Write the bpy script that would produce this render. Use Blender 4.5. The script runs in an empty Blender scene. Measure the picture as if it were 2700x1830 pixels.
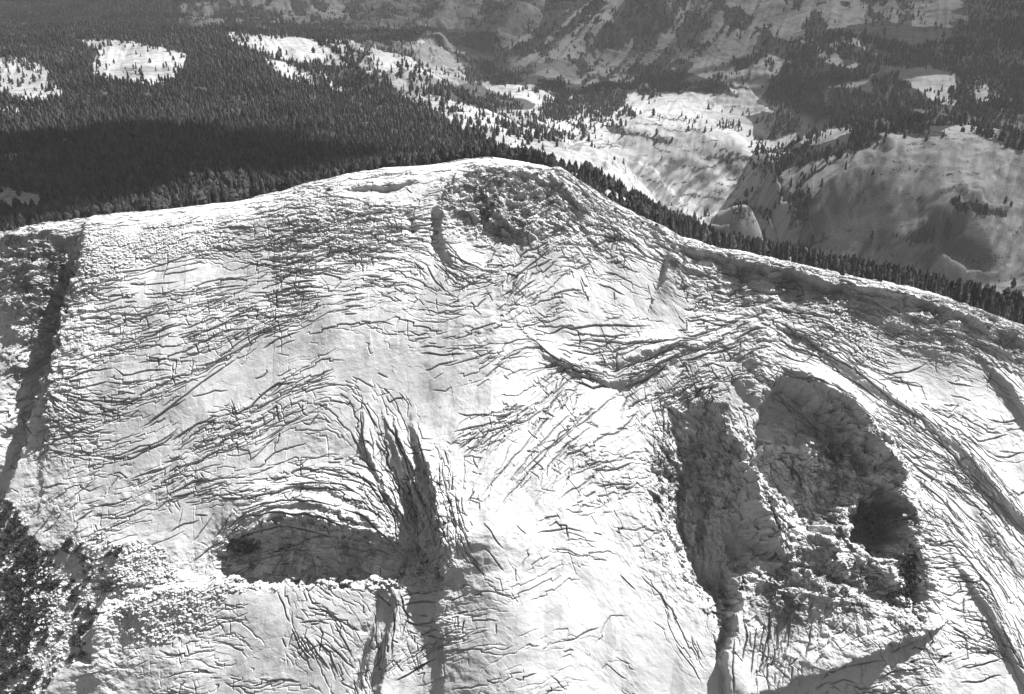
import bpy, math, time
import numpy as np
T0 = time.time()
D = bpy.data
SC = bpy.context.scene
rng = np.random.default_rng(7)
R = math.radians

# ------------------------------------------------------------------ camera
PITCH = 28.0
FP = 2895.0                      # focal length in survey pixels (frame 2700 x 1830)
cam = D.cameras.new("camera"); cam.sensor_width = 36.0; cam.lens = 36.0 * FP / 2700.0
cam.clip_start = 5.0; cam.clip_end = 40000.0
cam_o = D.objects.new("camera", cam); SC.collection.objects.link(cam_o)
cam_o.location = (0, 0, 0); cam_o.rotation_euler = (R(90 - PITCH), 0, 0)
SC.camera = cam_o

# ------------------------------------------------------------------ sun and sky (monochrome film)
AZ, EL = 60.0, 57.0              # azimuth from +Y towards +X, elevation
S = np.array([math.cos(R(EL)) * math.sin(R(AZ)), math.cos(R(EL)) * math.cos(R(AZ)), math.sin(R(EL))])
w = D.worlds.new("World"); SC.world = w; w.use_nodes = True
nt = w.node_tree; bg = nt.nodes["Background"]
sky = nt.nodes.new("ShaderNodeTexSky"); sky.sky_type = 'NISHITA'; sky.sun_disc = False
sky.sun_elevation = R(EL); sky.sun_rotation = R(AZ)
bw = nt.nodes.new("ShaderNodeRGBToBW")
nt.links.new(sky.outputs[0], bw.inputs[0]); nt.links.new(bw.outputs[0], bg.inputs[0])
bg.inputs[1].default_value = 0.05
sl = D.lights.new("sun", 'SUN'); sl.energy = 5.0; sl.angle = R(0.5); sl.color = (1, 1, 1)
so = D.objects.new("sun", sl); SC.collection.objects.link(so)
from mathutils import Vector, Matrix
so.rotation_euler = Vector(S).to_track_quat('Z', 'Y').to_euler()
SC.view_settings.view_transform = 'Standard'; SC.view_settings.look = 'None'
SC.view_settings.exposure = 1.65; SC.view_settings.gamma = 1.0
SC.cycles.max_bounces = 4; SC.cycles.diffuse_bounces = 1; SC.cycles.volume_bounces = 0
SC.cycles.transparent_max_bounces = 4

# ------------------------------------------------------------------ helpers
CP, SP = math.cos(R(PITCH)), math.sin(R(PITCH))
def ray(px, py):
    dx = (np.asarray(px, float) - 1350) / FP; dy = (915 - np.asarray(py, float)) / FP
    return dx, CP + SP * dy, -SP + CP * dy
def survey(x, y, z):             # world point -> survey coordinates
    f = y * CP - z * SP; u = y * SP + z * CP
    return 1350 + FP * x / f, 915 - FP * u / f
def sm(a): a = np.clip(a, 0, 1); return a * a * (3 - 2 * a)

def _hash(i, j, seed):
    h = (i.astype(np.int64) * 374761393 + j.astype(np.int64) * 668265263 + seed * 982451653) & 0xffffffff
    h = ((h ^ (h >> 13)) * 1274126177) & 0xffffffff
    return ((h ^ (h >> 16)) & 0xffff).astype(np.float32) / 65535.0
def vnoise(x, y, seed=0):        # value noise in -1..1
    xi = np.floor(x); yi = np.floor(y); fx = (x - xi).astype(np.float32); fy = (y - yi).astype(np.float32)
    fx = fx * fx * (3 - 2 * fx); fy = fy * fy * (3 - 2 * fy)
    a = _hash(xi, yi, seed); b = _hash(xi + 1, yi, seed); c = _hash(xi, yi + 1, seed); d = _hash(xi + 1, yi + 1, seed)
    return ((a * (1 - fx) + b * fx) * (1 - fy) + (c * (1 - fx) + d * fx) * fy) * 2 - 1
def fbm(x, y, wave, oct=4, seed=0, gain=0.5):
    s = 0; a = 1.0; k = 1.0 / wave
    for o in range(oct):
        s = s + a * vnoise(x * k + o * 17.3, y * k - o * 9.1, seed + o * 31); a *= gain; k *= 2.03
    return s
def bilin(G, fx, fy):            # sample grid G[j,i] at fractional indices
    h, w_ = G.shape; fx = np.clip(fx, 0, w_ - 1.001); fy = np.clip(fy, 0, h - 1.001)
    i = fx.astype(int); j = fy.astype(int); a = fx - i; b = fy - j
    return (G[j, i] * (1 - a) + G[j, i + 1] * a) * (1 - b) + (G[j + 1, i] * (1 - a) + G[j + 1, i + 1] * a) * b

def mesh_np(name, V, F, mat, smooth=False):
    me = D.meshes.new(name); n = len(V); m = len(F); k = F.shape[1]
    me.vertices.add(n); me.vertices.foreach_set("co", np.ascontiguousarray(V, np.float32).ravel())
    me.loops.add(m * k); me.loops.foreach_set("vertex_index", np.ascontiguousarray(F, np.int32).ravel())
    me.polygons.add(m); me.polygons.foreach_set("loop_start", np.arange(0, m * k, k, dtype=np.int32))
    me.polygons.foreach_set("loop_total", np.full(m, k, np.int32))
    me.polygons.foreach_set("use_smooth", np.full(m, smooth))
    me.update(calc_edges=True); me.materials.append(mat)
    return me
def link(name, me, parent=None, **props):
    o = D.objects.new(name, me); SC.collection.objects.link(o)
    if parent is not None: o.parent = parent
    for k, v in props.items(): o[k] = v
    return o
def attr(me, name, a):
    at_ = me.attributes.new(name, 'FLOAT', 'POINT'); at_.data.foreach_set("value", np.ascontiguousarray(a, np.float32).ravel())
def grid_faces(nx, ny):
    i = np.arange(nx - 1); j = np.arange(ny - 1); I, J = np.meshgrid(i, j); a = (J * nx + I).ravel()
    return np.stack([a, a + nx, a + nx + 1, a + 1], 1)

def pip(px, py, poly):
    ins = np.zeros(np.shape(px), bool); n = len(poly)
    for k in range(n):
        x1, y1 = poly[k]; x2, y2 = poly[(k + 1) % n]
        if y1 == y2: continue
        c = ((y1 > py) != (y2 > py)) & (px < (x2 - x1) * (py - y1) / (y2 - y1) + x1); ins ^= c
    return ins
def polydist(X, Y, P):           # distance, side (+1 right hand with y down), fractional vertex parameter
    best = np.full(X.shape, 1e12); side = np.zeros(X.shape, np.float32); par = np.zeros(X.shape, np.float32)
    for k in range(len(P) - 1):
        ax, ay = P[k]; bx, by = P[k + 1]; ex, ey = bx - ax, by - ay; L2 = ex * ex + ey * ey + 1e-9
        s = np.clip(((X - ax) * ex + (Y - ay) * ey) / L2, 0, 1)
        qx = X - ax - s * ex; qy = Y - ay - s * ey; d2 = qx * qx + qy * qy
        m = d2 < best
        best = np.where(m, d2, best); par = np.where(m, k + s, par)
        side = np.where(m, np.sign(ex * (Y - ay) - ey * (X - ax)), side)
    return np.sqrt(best), side, par

def cells(x, y, sx, sy, seed):
    xi = np.floor(x / sx).astype(np.int32); yi = np.floor(y / sy).astype(np.int32); best = np.full(x.shape, 9e9, np.float32); val = np.zeros(x.shape, np.float32)
    for dj in (-1, 0, 1):
        for di in (-1, 0, 1):
            ci, cj = xi + di, yi + dj
            px = (ci + _hash(ci, cj, seed)) * sx; py = (cj + _hash(ci, cj, seed + 1)) * sy
            d = np.abs((x - px) / sx) + np.abs((y - py) / sy); m = d < best
            best = np.where(m, d, best); val = np.where(m, _hash(ci, cj, seed + 2), val)
    return val

# ------------------------------------------------------------------ materials
def new_mat(name):
    m = D.materials.new(name); m.use_nodes = True; b = m.node_tree.nodes["Principled BSDF"]
    b.inputs["Roughness"].default_value = 0.9; b.inputs["Specular IOR Level"].default_value = 0.15
    return m, m.node_tree, b
def nd(t, typ, **kw):
    n = t.nodes.new(typ)
    for k, v in kw.items(): setattr(n, k, v)
    return n
def mixf(t, fac, a, b, mode='MIX'):
    m = nd(t, "ShaderNodeMix", data_type='RGBA', blend_type=mode)
    for sock, v in ((m.inputs[0], fac), (m.inputs[6], a), (m.inputs[7], b)):
        if hasattr(v, "is_linked"): t.links.new(v, sock)
        elif sock.type == 'RGBA': sock.default_value = (v, v, v, 1)
        else: sock.default_value = v
    return m.outputs[2]
def ramp(t, src, p0, p1, v0=0.0, v1=1.0):
    r = nd(t, "ShaderNodeMapRange"); r.inputs[1].default_value = p0; r.inputs[2].default_value = p1
    r.inputs[3].default_value = v0; r.inputs[4].default_value = v1; t.links.new(src, r.inputs[0]); return r.outputs[0]
def tex(t, vec, scale, detail=6, rough=0.6, mscale=(1, 1, 1), rot=(0, 0, 0)):
    mp = nd(t, "ShaderNodeMapping"); mp.inputs["Scale"].default_value = mscale; mp.inputs["Rotation"].default_value = rot
    t.links.new(vec, mp.inputs[0])
    n = nd(t, "ShaderNodeTexNoise"); n.inputs["Scale"].default_value = scale; n.inputs["Detail"].default_value = detail
    n.inputs["Roughness"].default_value = rough; t.links.new(mp.outputs[0], n.inputs["Vector"]); return n.outputs["Fac"]
def granite(name, base=0.55, dark=0.30, bump=0.6, bdist=1.2, vegcol=0.03, scale=1.0):
    m, t, b = new_mat(name); L = t.links
    geo = nd(t, "ShaderNodeNewGeometry").outputs["Position"]
    big = ramp(t, tex(t, geo, 0.018 * scale, 5), 0.35, 0.65)
    mid = ramp(t, tex(t, geo, 0.12 * scale, 8, 0.7), 0.3, 0.7)
    streak = ramp(t, tex(t, geo, 0.16 * scale, 6, 0.65, (1, 0.10, 0.10)), 0.52, 0.72)
    fine = ramp(t, tex(t, geo, 1.1 * scale, 4, 0.7), 0.3, 0.75)
    c = mixf(t, big, base * 0.93, base * 1.06)
    c = mixf(t, mid, mixf(t, 1.0, c, 0.86, 'MULTIPLY'), c)
    c = mixf(t, fine, mixf(t, 1.0, c, 0.88, 'MULTIPLY'), c)
    sf = nd(t, "ShaderNodeMath", operation='MULTIPLY'); L.new(streak, sf.inputs[0])
    sf.inputs[1].default_value = 0.2; c = mixf(t, sf.outputs[0], c, dark)
    st = nd(t, "ShaderNodeAttribute", attribute_name="stain_shade")
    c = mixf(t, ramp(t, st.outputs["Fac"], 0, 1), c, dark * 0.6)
    vg = nd(t, "ShaderNodeAttribute", attribute_name="veg")
    vn = nd(t, "ShaderNodeMath", operation='ADD'); L.new(vg.outputs["Fac"], vn.inputs[0])
    L.new(ramp(t, tex(t, geo, 0.22 * scale, 6, 0.7), 0.2, 0.8, -0.35, 0.35), vn.inputs[1])
    c = mixf(t, ramp(t, vn.outputs[0], 0.45, 0.6), c, vegcol)
    L.new(c, b.inputs["Base Color"])
    bp = nd(t, "ShaderNodeBump"); bp.inputs["Strength"].default_value = bump; bp.inputs["Distance"].default_value = bdist
    L.new(tex(t, geo, 0.35 * scale, 10, 0.72), bp.inputs["Height"]); L.new(bp.outputs[0], b.inputs["Normal"])
    return m
def foliage(name, c0, c1, sc=0.4, tone=False):
    m, t, b = new_mat(name)
    geo = nd(t, "ShaderNodeNewGeometry").outputs["Position"]
    c = mixf(t, ramp(t, tex(t, geo, sc, 3), 0.3, 0.7), c0, c1)
    if tone: c = mixf(t, 1.0, c, mixf(t, nd(t, 'ShaderNodeAttribute', attribute_name='tone').outputs['Fac'], 0.5, 1.6), 'MULTIPLY')
    t.links.new(c, b.inputs["Base Color"]); b.inputs["Specular IOR Level"].default_value = 0.1
    return m
M_face = granite("pale_granite", 0.43, 0.20, 0.22, 0.7)
M_far = granite("weathered_granite", 0.27, 0.12, 0.8, 3.0, 0.03, 0.8)
M_rock = granite("boulder_granite", 0.40, 0.22, 0.4, 0.4)
M_needle = foliage("conifer_needles", 0.014, 0.045)
M_forest = foliage("forest_needles", 0.012, 0.036, 0.4, True)
M_shrub = foliage("shrub_leaves", 0.015, 0.04)
M_bark, _t, _b = new_mat("bark"); _b.inputs["Base Color"].default_value = (0.12, 0.12, 0.12, 1)

# ------------------------------------------------------------------ the near granite face
# crest of the face: survey column, survey row, distance north of the camera
CREST = [(-900, 780, 960), (-300, 690, 980), (0, 626, 1000), (130, 602, 1000), (200, 590, 1000), (330, 570, 1000), (450, 556, 1000), (590, 540, 1000),
         (740, 510, 1000), (900, 466, 1000), (1000, 448, 1000), (1120, 440, 1000), (1220, 424, 1000), (1300, 418, 1000),
         (1390, 432, 1000), (1480, 455, 1000), (1540, 495, 995), (1600, 542, 990), (1700, 598, 980), (1800, 650, 970),
         (1900, 678, 965), (2050, 702, 955), (2200, 728, 945), (2350, 765, 935), (2500, 795, 930), (2600, 830, 925),
         (2700, 866, 920), (2900, 930, 910), (3400, 1080, 890)]
cr = np.array(CREST, float); _dx, _dy, _dz = ray(cr[:, 0], cr[:, 1])
CX = _dx * cr[:, 2] / _dy; CZ = _dz * cr[:, 2] / _dy; CY = cr[:, 2]
def Yc(x): return np.interp(x, CX, CY)
def Zc(x): return np.interp(x, CX, CZ)
tt = np.arange(-600, 1001, 1.0)
slope = np.interp(tt, [-600, -60, -25, 0, 18, 50, 120, 300, 560, 1000], [-16, -20, -22, 0, 30, 43, 46, 46, 47, 50])
Q = np.cumsum(np.cos(np.radians(slope))); ZD = np.cumsum(np.sin(np.radians(slope)))
Q -= Q[600]; ZD -= ZD[600]
def base(x, t):
    q = np.interp(t, tt, Q); zd = np.interp(t, tt, ZD)
    return Yc(x) - q, Zc(x) - zd
NRM = np.array([0, -math.sin(R(46)), math.cos(R(46))])
def at(px, py):                  # survey point -> (x, t) on the face
    dx, dy, dz = ray(px, py)
    lo = np.full(np.shape(dx), 300.0); hi = np.full(np.shape(dx), 1010.0)
    for _ in range(40):
        m = (lo + hi) / 2; k = m / dy; x = dx * k; z = dz * k
        q = Yc(x) - m; t = np.interp(q, Q, tt); zb = Zc(x) - np.interp(t, tt, ZD)
        below = z < zb; hi = np.where(below, m, hi); lo = np.where(below, lo, m)
    m = (lo + hi) / 2; k = m / dy; x = dx * k; t = np.interp(Yc(x) - m, Q, tt)
    return x, t
def P(*pts):
    a = np.array(pts, float); x, t = at(a[:, 0], a[:, 1]); return np.stack([x, t], 1)

H = 0.5
X0, X1, TA, TB = -520.0, 520.0, -40.0, 560.0
xs = np.arange(X0, X1, H); ts = np.arange(TA, TB, H)
NX, NT = len(xs), len(ts)
X, T = np.meshgrid(xs.astype(np.float32), ts.astype(np.float32))
h2 = 2
Xc, Tc = X[::h2, ::h2], T[::h2, ::h2]
MAC = np.zeros(Xc.shape, np.float64)
# wander of feature edges so nothing is ruler straight
WX = 2.2 * fbm(Xc, Tc, 45, 3, 3) + 1.5 * fbm(Xc, Tc, 12, 4, 4, 0.6); WT = 2.2 * fbm(Xc, Tc, 45, 3, 5) + 1.5 * fbm(Xc, Tc, 12, 4, 6, 0.6)
_yb, _zb = base(Xc, Tc); Uc, Vc = survey(Xc, _yb, _zb)
def cblob(px, py, rx, ry): return np.exp(-(((Uc - px) / rx) ** 2 + ((Vc - py) / ry) ** 2) ** 2)
brk = np.clip(cblob(2040, 1330, 420, 400) + cblob(820, 1460, 330, 120) + cblob(1340, 540, 220, 130) + 0.6 * cblob(1130, 1500, 90, 330) + 0.9 * cblob(110, 900, 170, 400), 0, 1)
WX = WX * (1 + 0.8 * brk) + brk * 9 * (cells(Xc + WX, Tc, 13, 11, 301) - 0.5) + brk * 5 * (cells(Xc, Tc, 6, 5, 303) - 0.5)
WT = WT * (1 + 0.8 * brk) + brk * 8 * (cells(Xc + WX, Tc, 15, 9, 305) - 0.5) + brk * 4 * (cells(Xc, Tc, 5, 6, 307) - 0.5)
XW, TW = Xc + WX, Tc + WT

def ridge(pts, hs, wL, wR, p=1.5):
    """hs relief at each point; wL / wR reach on the left / right hand of the line (metres)"""
    global MAC
    A = P(*pts); hs = np.array(hs if hasattr(hs, '__len__') else [hs] * len(A), float)
    m = max(wL, wR) + 10
    b = (Xc > A[:, 0].min() - m) & (Xc < A[:, 0].max() + m) & (Tc > A[:, 1].min() - m) & (Tc < A[:, 1].max() + m)
    d, s, par = polydist(XW[b], TW[b], A)
    wd = np.where(s > 0, wR, wL)
    MAC[b] += np.interp(par, np.arange(len(A)), hs) * (1 - sm(d / wd)) ** p * 1.0
def recess(depth, edges):
    """edges: list of (points, width) joined head to tail; floor lies depth below"""
    global MAC
    As = [(P(*e), w_) for e, w_ in edges]; poly = np.concatenate([a for a, _ in As])
    b = (Xc > poly[:, 0].min() - 8) & (Xc < poly[:, 0].max() + 8) & (Tc > poly[:, 1].min() - 8) & (Tc < poly[:, 1].max() + 8)
    x, t = XW[b], TW[b]; f = pip(x, t, poly).astype(float)
    for k, (a, w_) in enumerate(As):
        nxt = As[(k + 1) % len(As)][0][:1]
        d, _, _ = polydist(x, t, np.concatenate([a, nxt])); f *= sm(d / w_)
    MAC[b] -= depth * f

# broad form
MAC += 9 * fbm(Xc, Tc, 170, 3, 11)
MAC -= np.where(Xc < 40, 15, 8) * ((Xc - 40) / 480) ** 2 * sm((Tc - 5) / 120)
MAC += 1.8 * fbm(Xc, Tc * 0.8, 60, 3, 12)
ridge([(1500, 900), (1430, 1100), (1400, 1400), (1380, 1830)], [0, 14, 20, 20], 150, 120)
# corner left of the central pillar
ridge([(1085, 1070), (1122, 1200), (1150, 1320), (1168, 1440), (1174, 1530), (1166, 1620), (1165, 1720), (1170, 1850)], [0, 8, 17, 23, 7, 3, 4, 3], 100, 6)
ridge([(1040, 1250), (1080, 1380), (1110, 1480)], [-3, -9, -6], 24, 40)
# dark diagonal groove lower centre
ridge([(1020, 1540), (1000, 1590), (970, 1650), (950, 1720), (920, 1830)], [-3, -9, -8, -8, -6], 12, 7)
ridge([(1060, 1560), (1030, 1700), (1010, 1830)], [5, 8, 8], 30, 8)
# alcove under the arch
recess(14, [([(560, 1478), (585, 1450), (640, 1412), (700, 1400), (760, 1388), (820, 1396), (900, 1418), (970, 1434), (1045, 1448), (1105, 1440)], 6),
            ([(1135, 1455), (1120, 1490), (1050, 1530)], 9), ([(980, 1542), (900, 1545), (760, 1552), (640, 1550), (575, 1535)], 10)])
ridge([(600, 1560), (760, 1560), (920, 1545), (1040, 1535)], [1, 3, 3, 2], 10, 60)
ridge([(560, 1400), (680, 1350), (820, 1340), (940, 1385), (1030, 1440)], [0, 8, 10, 9, 0], 60, 16)
for pts_, hs_ in (([(590, 1420), (680, 1378), (760, 1362), (850, 1374), (950, 1408), (1060, 1450)], [1, 4, 5, 5, 5, 2]), ([(610, 1372), (700, 1336), (800, 1322), (880, 1338), (960, 1375), (1060, 1435)], [1, 3, 4, 4, 4, 1]),
        ([(640, 1320), (760, 1285), (860, 1282), (950, 1320), (1030, 1385)], [1, 2, 3, 3, 1])):
    ridge(pts_, hs_, 13, 2.5)
for pts_, hs_ in (([(955, 1090), (965, 1180), (1005, 1260), (1040, 1340), (1065, 1420)], [1, 3, 4, 4, 2]), ([(1012, 1095), (1050, 1180), (1080, 1270), (1100, 1360), (1110, 1430)], [1, 4, 5, 5, 3]),
        ([(1045, 1110), (1075, 1200), (1108, 1290), (1135, 1370)], [2, 4, 5, 3]), ([(1100, 1140), (1120, 1220), (1140, 1310), (1155, 1390)], [1, 4, 5, 3])):
    ridge(pts_, hs_, 12, 2.5)
ridge([(600, 1440), (640, 1470), (620, 1520)], [-5, -6, 0], 8, 6); ridge([(760, 1450), (790, 1500), (780, 1530)], [4, 5, 2], 4, 9); ridge([(900, 1450), (930, 1500)], [3, 4], 5, 7)
# left gully and rib
ridge([(215, 600), (190, 680), (140, 780), (90, 920), (40, 1070), (-10, 1200), (-60, 1330)], [-8, -22, -34, -36, -32, -28, -24], 17, 48)
ridge([(230, 600), (205, 680), (178, 780), (155, 890), (135, 1000), (118, 1120), (100, 1250)], [5, 9, 9, 8, 7, 5, 2], 60, 9)
recess(9, [([(-200, 640), (0, 632), (140, 606), (215, 600)], 14), ([(225, 640), (150, 800), (60, 1000)], 26), ([(-40, 1150), (-250, 1250)], 40)])
# summit buttress: U shaped block with shadow pockets left and below
recess(5, [([(1262, 470), (1300, 462), (1330, 500)], 8), ([(1320, 560), (1330, 600), (1370, 625)], 4), ([(1340, 640), (1290, 630), (1262, 580), (1258, 520)], 9)])
ridge([(1300, 480), (1290, 540), (1300, 590), (1350, 615), (1420, 610), (1460, 580)], [3, 6, 7, 6, 4, 2], 30, 6)
recess(4, [([(1340, 520), (1400, 510)], 5), ([(1405, 570), (1370, 592), (1345, 575)], 6)])
ridge([(1190, 500), (1178, 540), (1166, 600), (1180, 650), (1200, 690)], [3, 5, 6, 4, 1], 30, 7)
ridge([(1150, 560), (1145, 630), (1180, 690)], [-3, -5, -1], 11, 9)
ridge([(1180, 470), (1300, 440), (1450, 470), (1530, 540)], [4, 8, 8, 5], 20, 26)
# summit rampart shadow left
ridge([(930, 490), (1010, 490), (1080, 470)], [-4, -7, -3], 5, 14)
ridge([(1078, 560), (1085, 600)], [-5, -5], 10, 8)
# crest lip on the right with a drop below it
ridge([(1740, 640), (1830, 684), (1950, 712), (2100, 745), (2240, 772), (2400, 800), (2480, 835), (2700, 905), (2900, 970)],
      [3, 9, 12, 12, 12, 11, 9, 9, 9], 34, 6)
ridge([(1770, 680), (1748, 740), (1722, 790)], [9, 8, 3], 26, 5)
ridge([(2010, 735), (2090, 738), (2160, 765)], [5, 7, 4], 10, 6)
# middle: overhanging sheets feeding the right cirque
ridge([(1400, 885), (1450, 938), (1510, 975), (1600, 1000), (1700, 985), (1800, 930), (1940, 890)], [1, 3, 5, 5, 4, 3, 1], 40, 5)
ridge([(1500, 960), (1600, 950), (1720, 925), (1820, 905)], [2, 3, 4, 2], 26, 4)
ridge([(2020, 760), (2010, 860), (2000, 960), (2010, 1040)], [3, 8, 10, 8], 30, 30)
# the right cirque
recess(42, [([(1700, 1130), (1740, 1060), (1830, 1040), (1930, 1075), (1960, 1140)], 52), ([(1985, 1240), (2005, 1310), (2030, 1380), (2065, 1470)], 24),
            ([(2010, 1520), (1950, 1560), (1935, 1640), (1925, 1700)], 16), ([(1870, 1640), (1800, 1560), (1740, 1440), (1705, 1300), (1690, 1220)], 38)])
ridge([(1930, 1120), (1952, 1155), (1975, 1220), (1994, 1280), (2013, 1346), (2036, 1394), (2070, 1475), (2090, 1520)], [3, 7, 11, 14, 16, 17, 11, 3], 12, 9)
recess(34, [([(2040, 990), (2100, 1000), (2195, 1045), (2250, 1108), (2292, 1160), (2326, 1215)], 16), ([(2345, 1280), (2330, 1340)], 10),
            ([(2240, 1430), (2120, 1440), (2060, 1440)], 30), ([(2030, 1340), (1992, 1220), (1985, 1100)], 13)])
ridge([(2110, 990), (2200, 1032), (2262, 1100), (2305, 1165), (2335, 1240)], [6, 13, 16, 15, 9], 26, 5)
ridge([(2326, 1240), (2292, 1312), (2236, 1360), (2178, 1408), (2120, 1440)], [10, 24, 22, 16, 4], 10, 22)
recess(46, [([(2300, 1310), (2338, 1262), (2356, 1310), (2378, 1370), (2392, 1430)], 9), ([(2380, 1470), (2310, 1480), (2240, 1450)], 22), ([(2200, 1410), (2250, 1360)], 12)])
ridge([(2325, 1190), (2342, 1240), (2368, 1310), (2396, 1400), (2415, 1480), (2430, 1570), (2424, 1660)], [6, 14, 17, 16, 12, 8, 2], 34, 9)
recess(20, [([(2345, 1460), (2400, 1470)], 8), ([(2418, 1560), (2412, 1650)], 6), ([(2370, 1640), (2345, 1540)], 22)])
recess(16, [([(2040, 1460), (2200, 1450), (2330, 1490)], 26), ([(2400, 1560), (2400, 1650)], 18), ([(2200, 1600), (1990, 1640), (1960, 1560)], 50)])
ridge([(2415, 1560), (2420, 1700), (2430, 1850)], [5, 12, 12], 70, 150)
ridge([(1935, 1555), (1935, 1640), (1915, 1720), (1915, 1850)], [8, 13, 12, 8], 40, 5)
ridge([(1985, 1826), (2075, 1800), (2192, 1762), (2290, 1718), (2416, 1664)], [7, 9, 10, 10, 8], 40, 5)
ridge([(1905, 1650), (1895, 1710), (1890, 1760)], [-8, -9, 0], 8, 8)
ridge([(2060, 1150), (2130, 1175), (2200, 1205), (2280, 1250)], [8, 15, 16, 6], 34, 10)
ridge([(2120, 1090), (2135, 1180)], [3, 6], 12, 3); ridge([(2190, 1140), (2205, 1230)], [4, 7], 12, 3); ridge([(2245, 1190), (2250, 1290)], [4, 7], 12, 3)
for q, (a_, b_, hh_) in enumerate([((1780, 1130), (1850, 1480), 5), ((1850, 1120), (1900, 1420), -6), ((1890, 1380), (1960, 1560), 9), ((1960, 1500), (2100, 1560), 7), ((2080, 1480), (2190, 1580), 6),
     ((2160, 1440), (2330, 1580), 7), ((2110, 1080), (2200, 1300), 5), ((2200, 1130), (2270, 1290), -6), ((2060, 1120), (2140, 1290), -5), ((1960, 1590), (2280, 1540), 6), ((2050, 1530), (2350, 1500), -5),
     ((1730, 1230), (1800, 1440), -4), ((2280, 1480), (2400, 1600), -7), ((2300, 1420), (2250, 1560), 6)]):
    mid_ = ((a_[0] + b_[0]) / 2 + 14 * (-1) ** q, (a_[1] + b_[1]) / 2 + 8)
    ridge([a_, mid_, b_], [0, hh_ * 1.2, 0], 5 + q % 4 * 3, 14 - q % 3 * 4)
# long diagonal ribs right of the cirque
ridge([(2013, 852), (2068, 868), (2131, 899), (2194, 939), (2257, 974), (2312, 1017), (2367, 1061), (2430, 1100), (2480, 1150)], [1, 2, 2.5, 2.5, 2.5, 2.5, 2.5, 2, 1], 24, 3)
ridge([(2440, 1100), (2500, 1150), (2572, 1205), (2640, 1300), (2700, 1365), (2780, 1440)], [1, 3, 5, 6, 7, 7], 40, 8)
ridge([(2547, 1337), (2600, 1420), (2640, 1500), (2720, 1560)], [-2, -6, -5, -2], 22, 26)
ridge([(2480, 1420), (2560, 1540), (2630, 1640), (2700, 1780), (2760, 1880)], [1, 4, 5, 5, 5], 36, 5)
ridge([(2600, 960), (2660, 1010), (2720, 1100)], [3, 7, 7], 24, 5)
# bottom left blocks and shrub bench
ridge([(250, 1650), (330, 1600), (400, 1560), (560, 1545)], [8, 9, 5, 2], 12, 36)
ridge([(120, 1815), (170, 1760), (240, 1750), (250, 1650)], [8, 9, 9, 8], 8, 30)
recess(4, [([(-40, 1300), (60, 1400), (130, 1440), (330, 1430)], 30), ([(330, 1560), (240, 1640), (225, 1750), (110, 1840)], 20), ([(0, 1900), (-80, 1900)], 10)])

print("macro", time.time() - T0)

# upsample
fi = np.arange(NX) / h2; fj = np.arange(NT) / h2
FI, FJ = np.meshgrid(fi, fj)
DISP = bilin(MAC.astype(np.float32), FI, FJ).astype(np.float32)
STAIN_SHADE = np.zeros_like(DISP); VEG = np.zeros_like(DISP)

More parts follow.
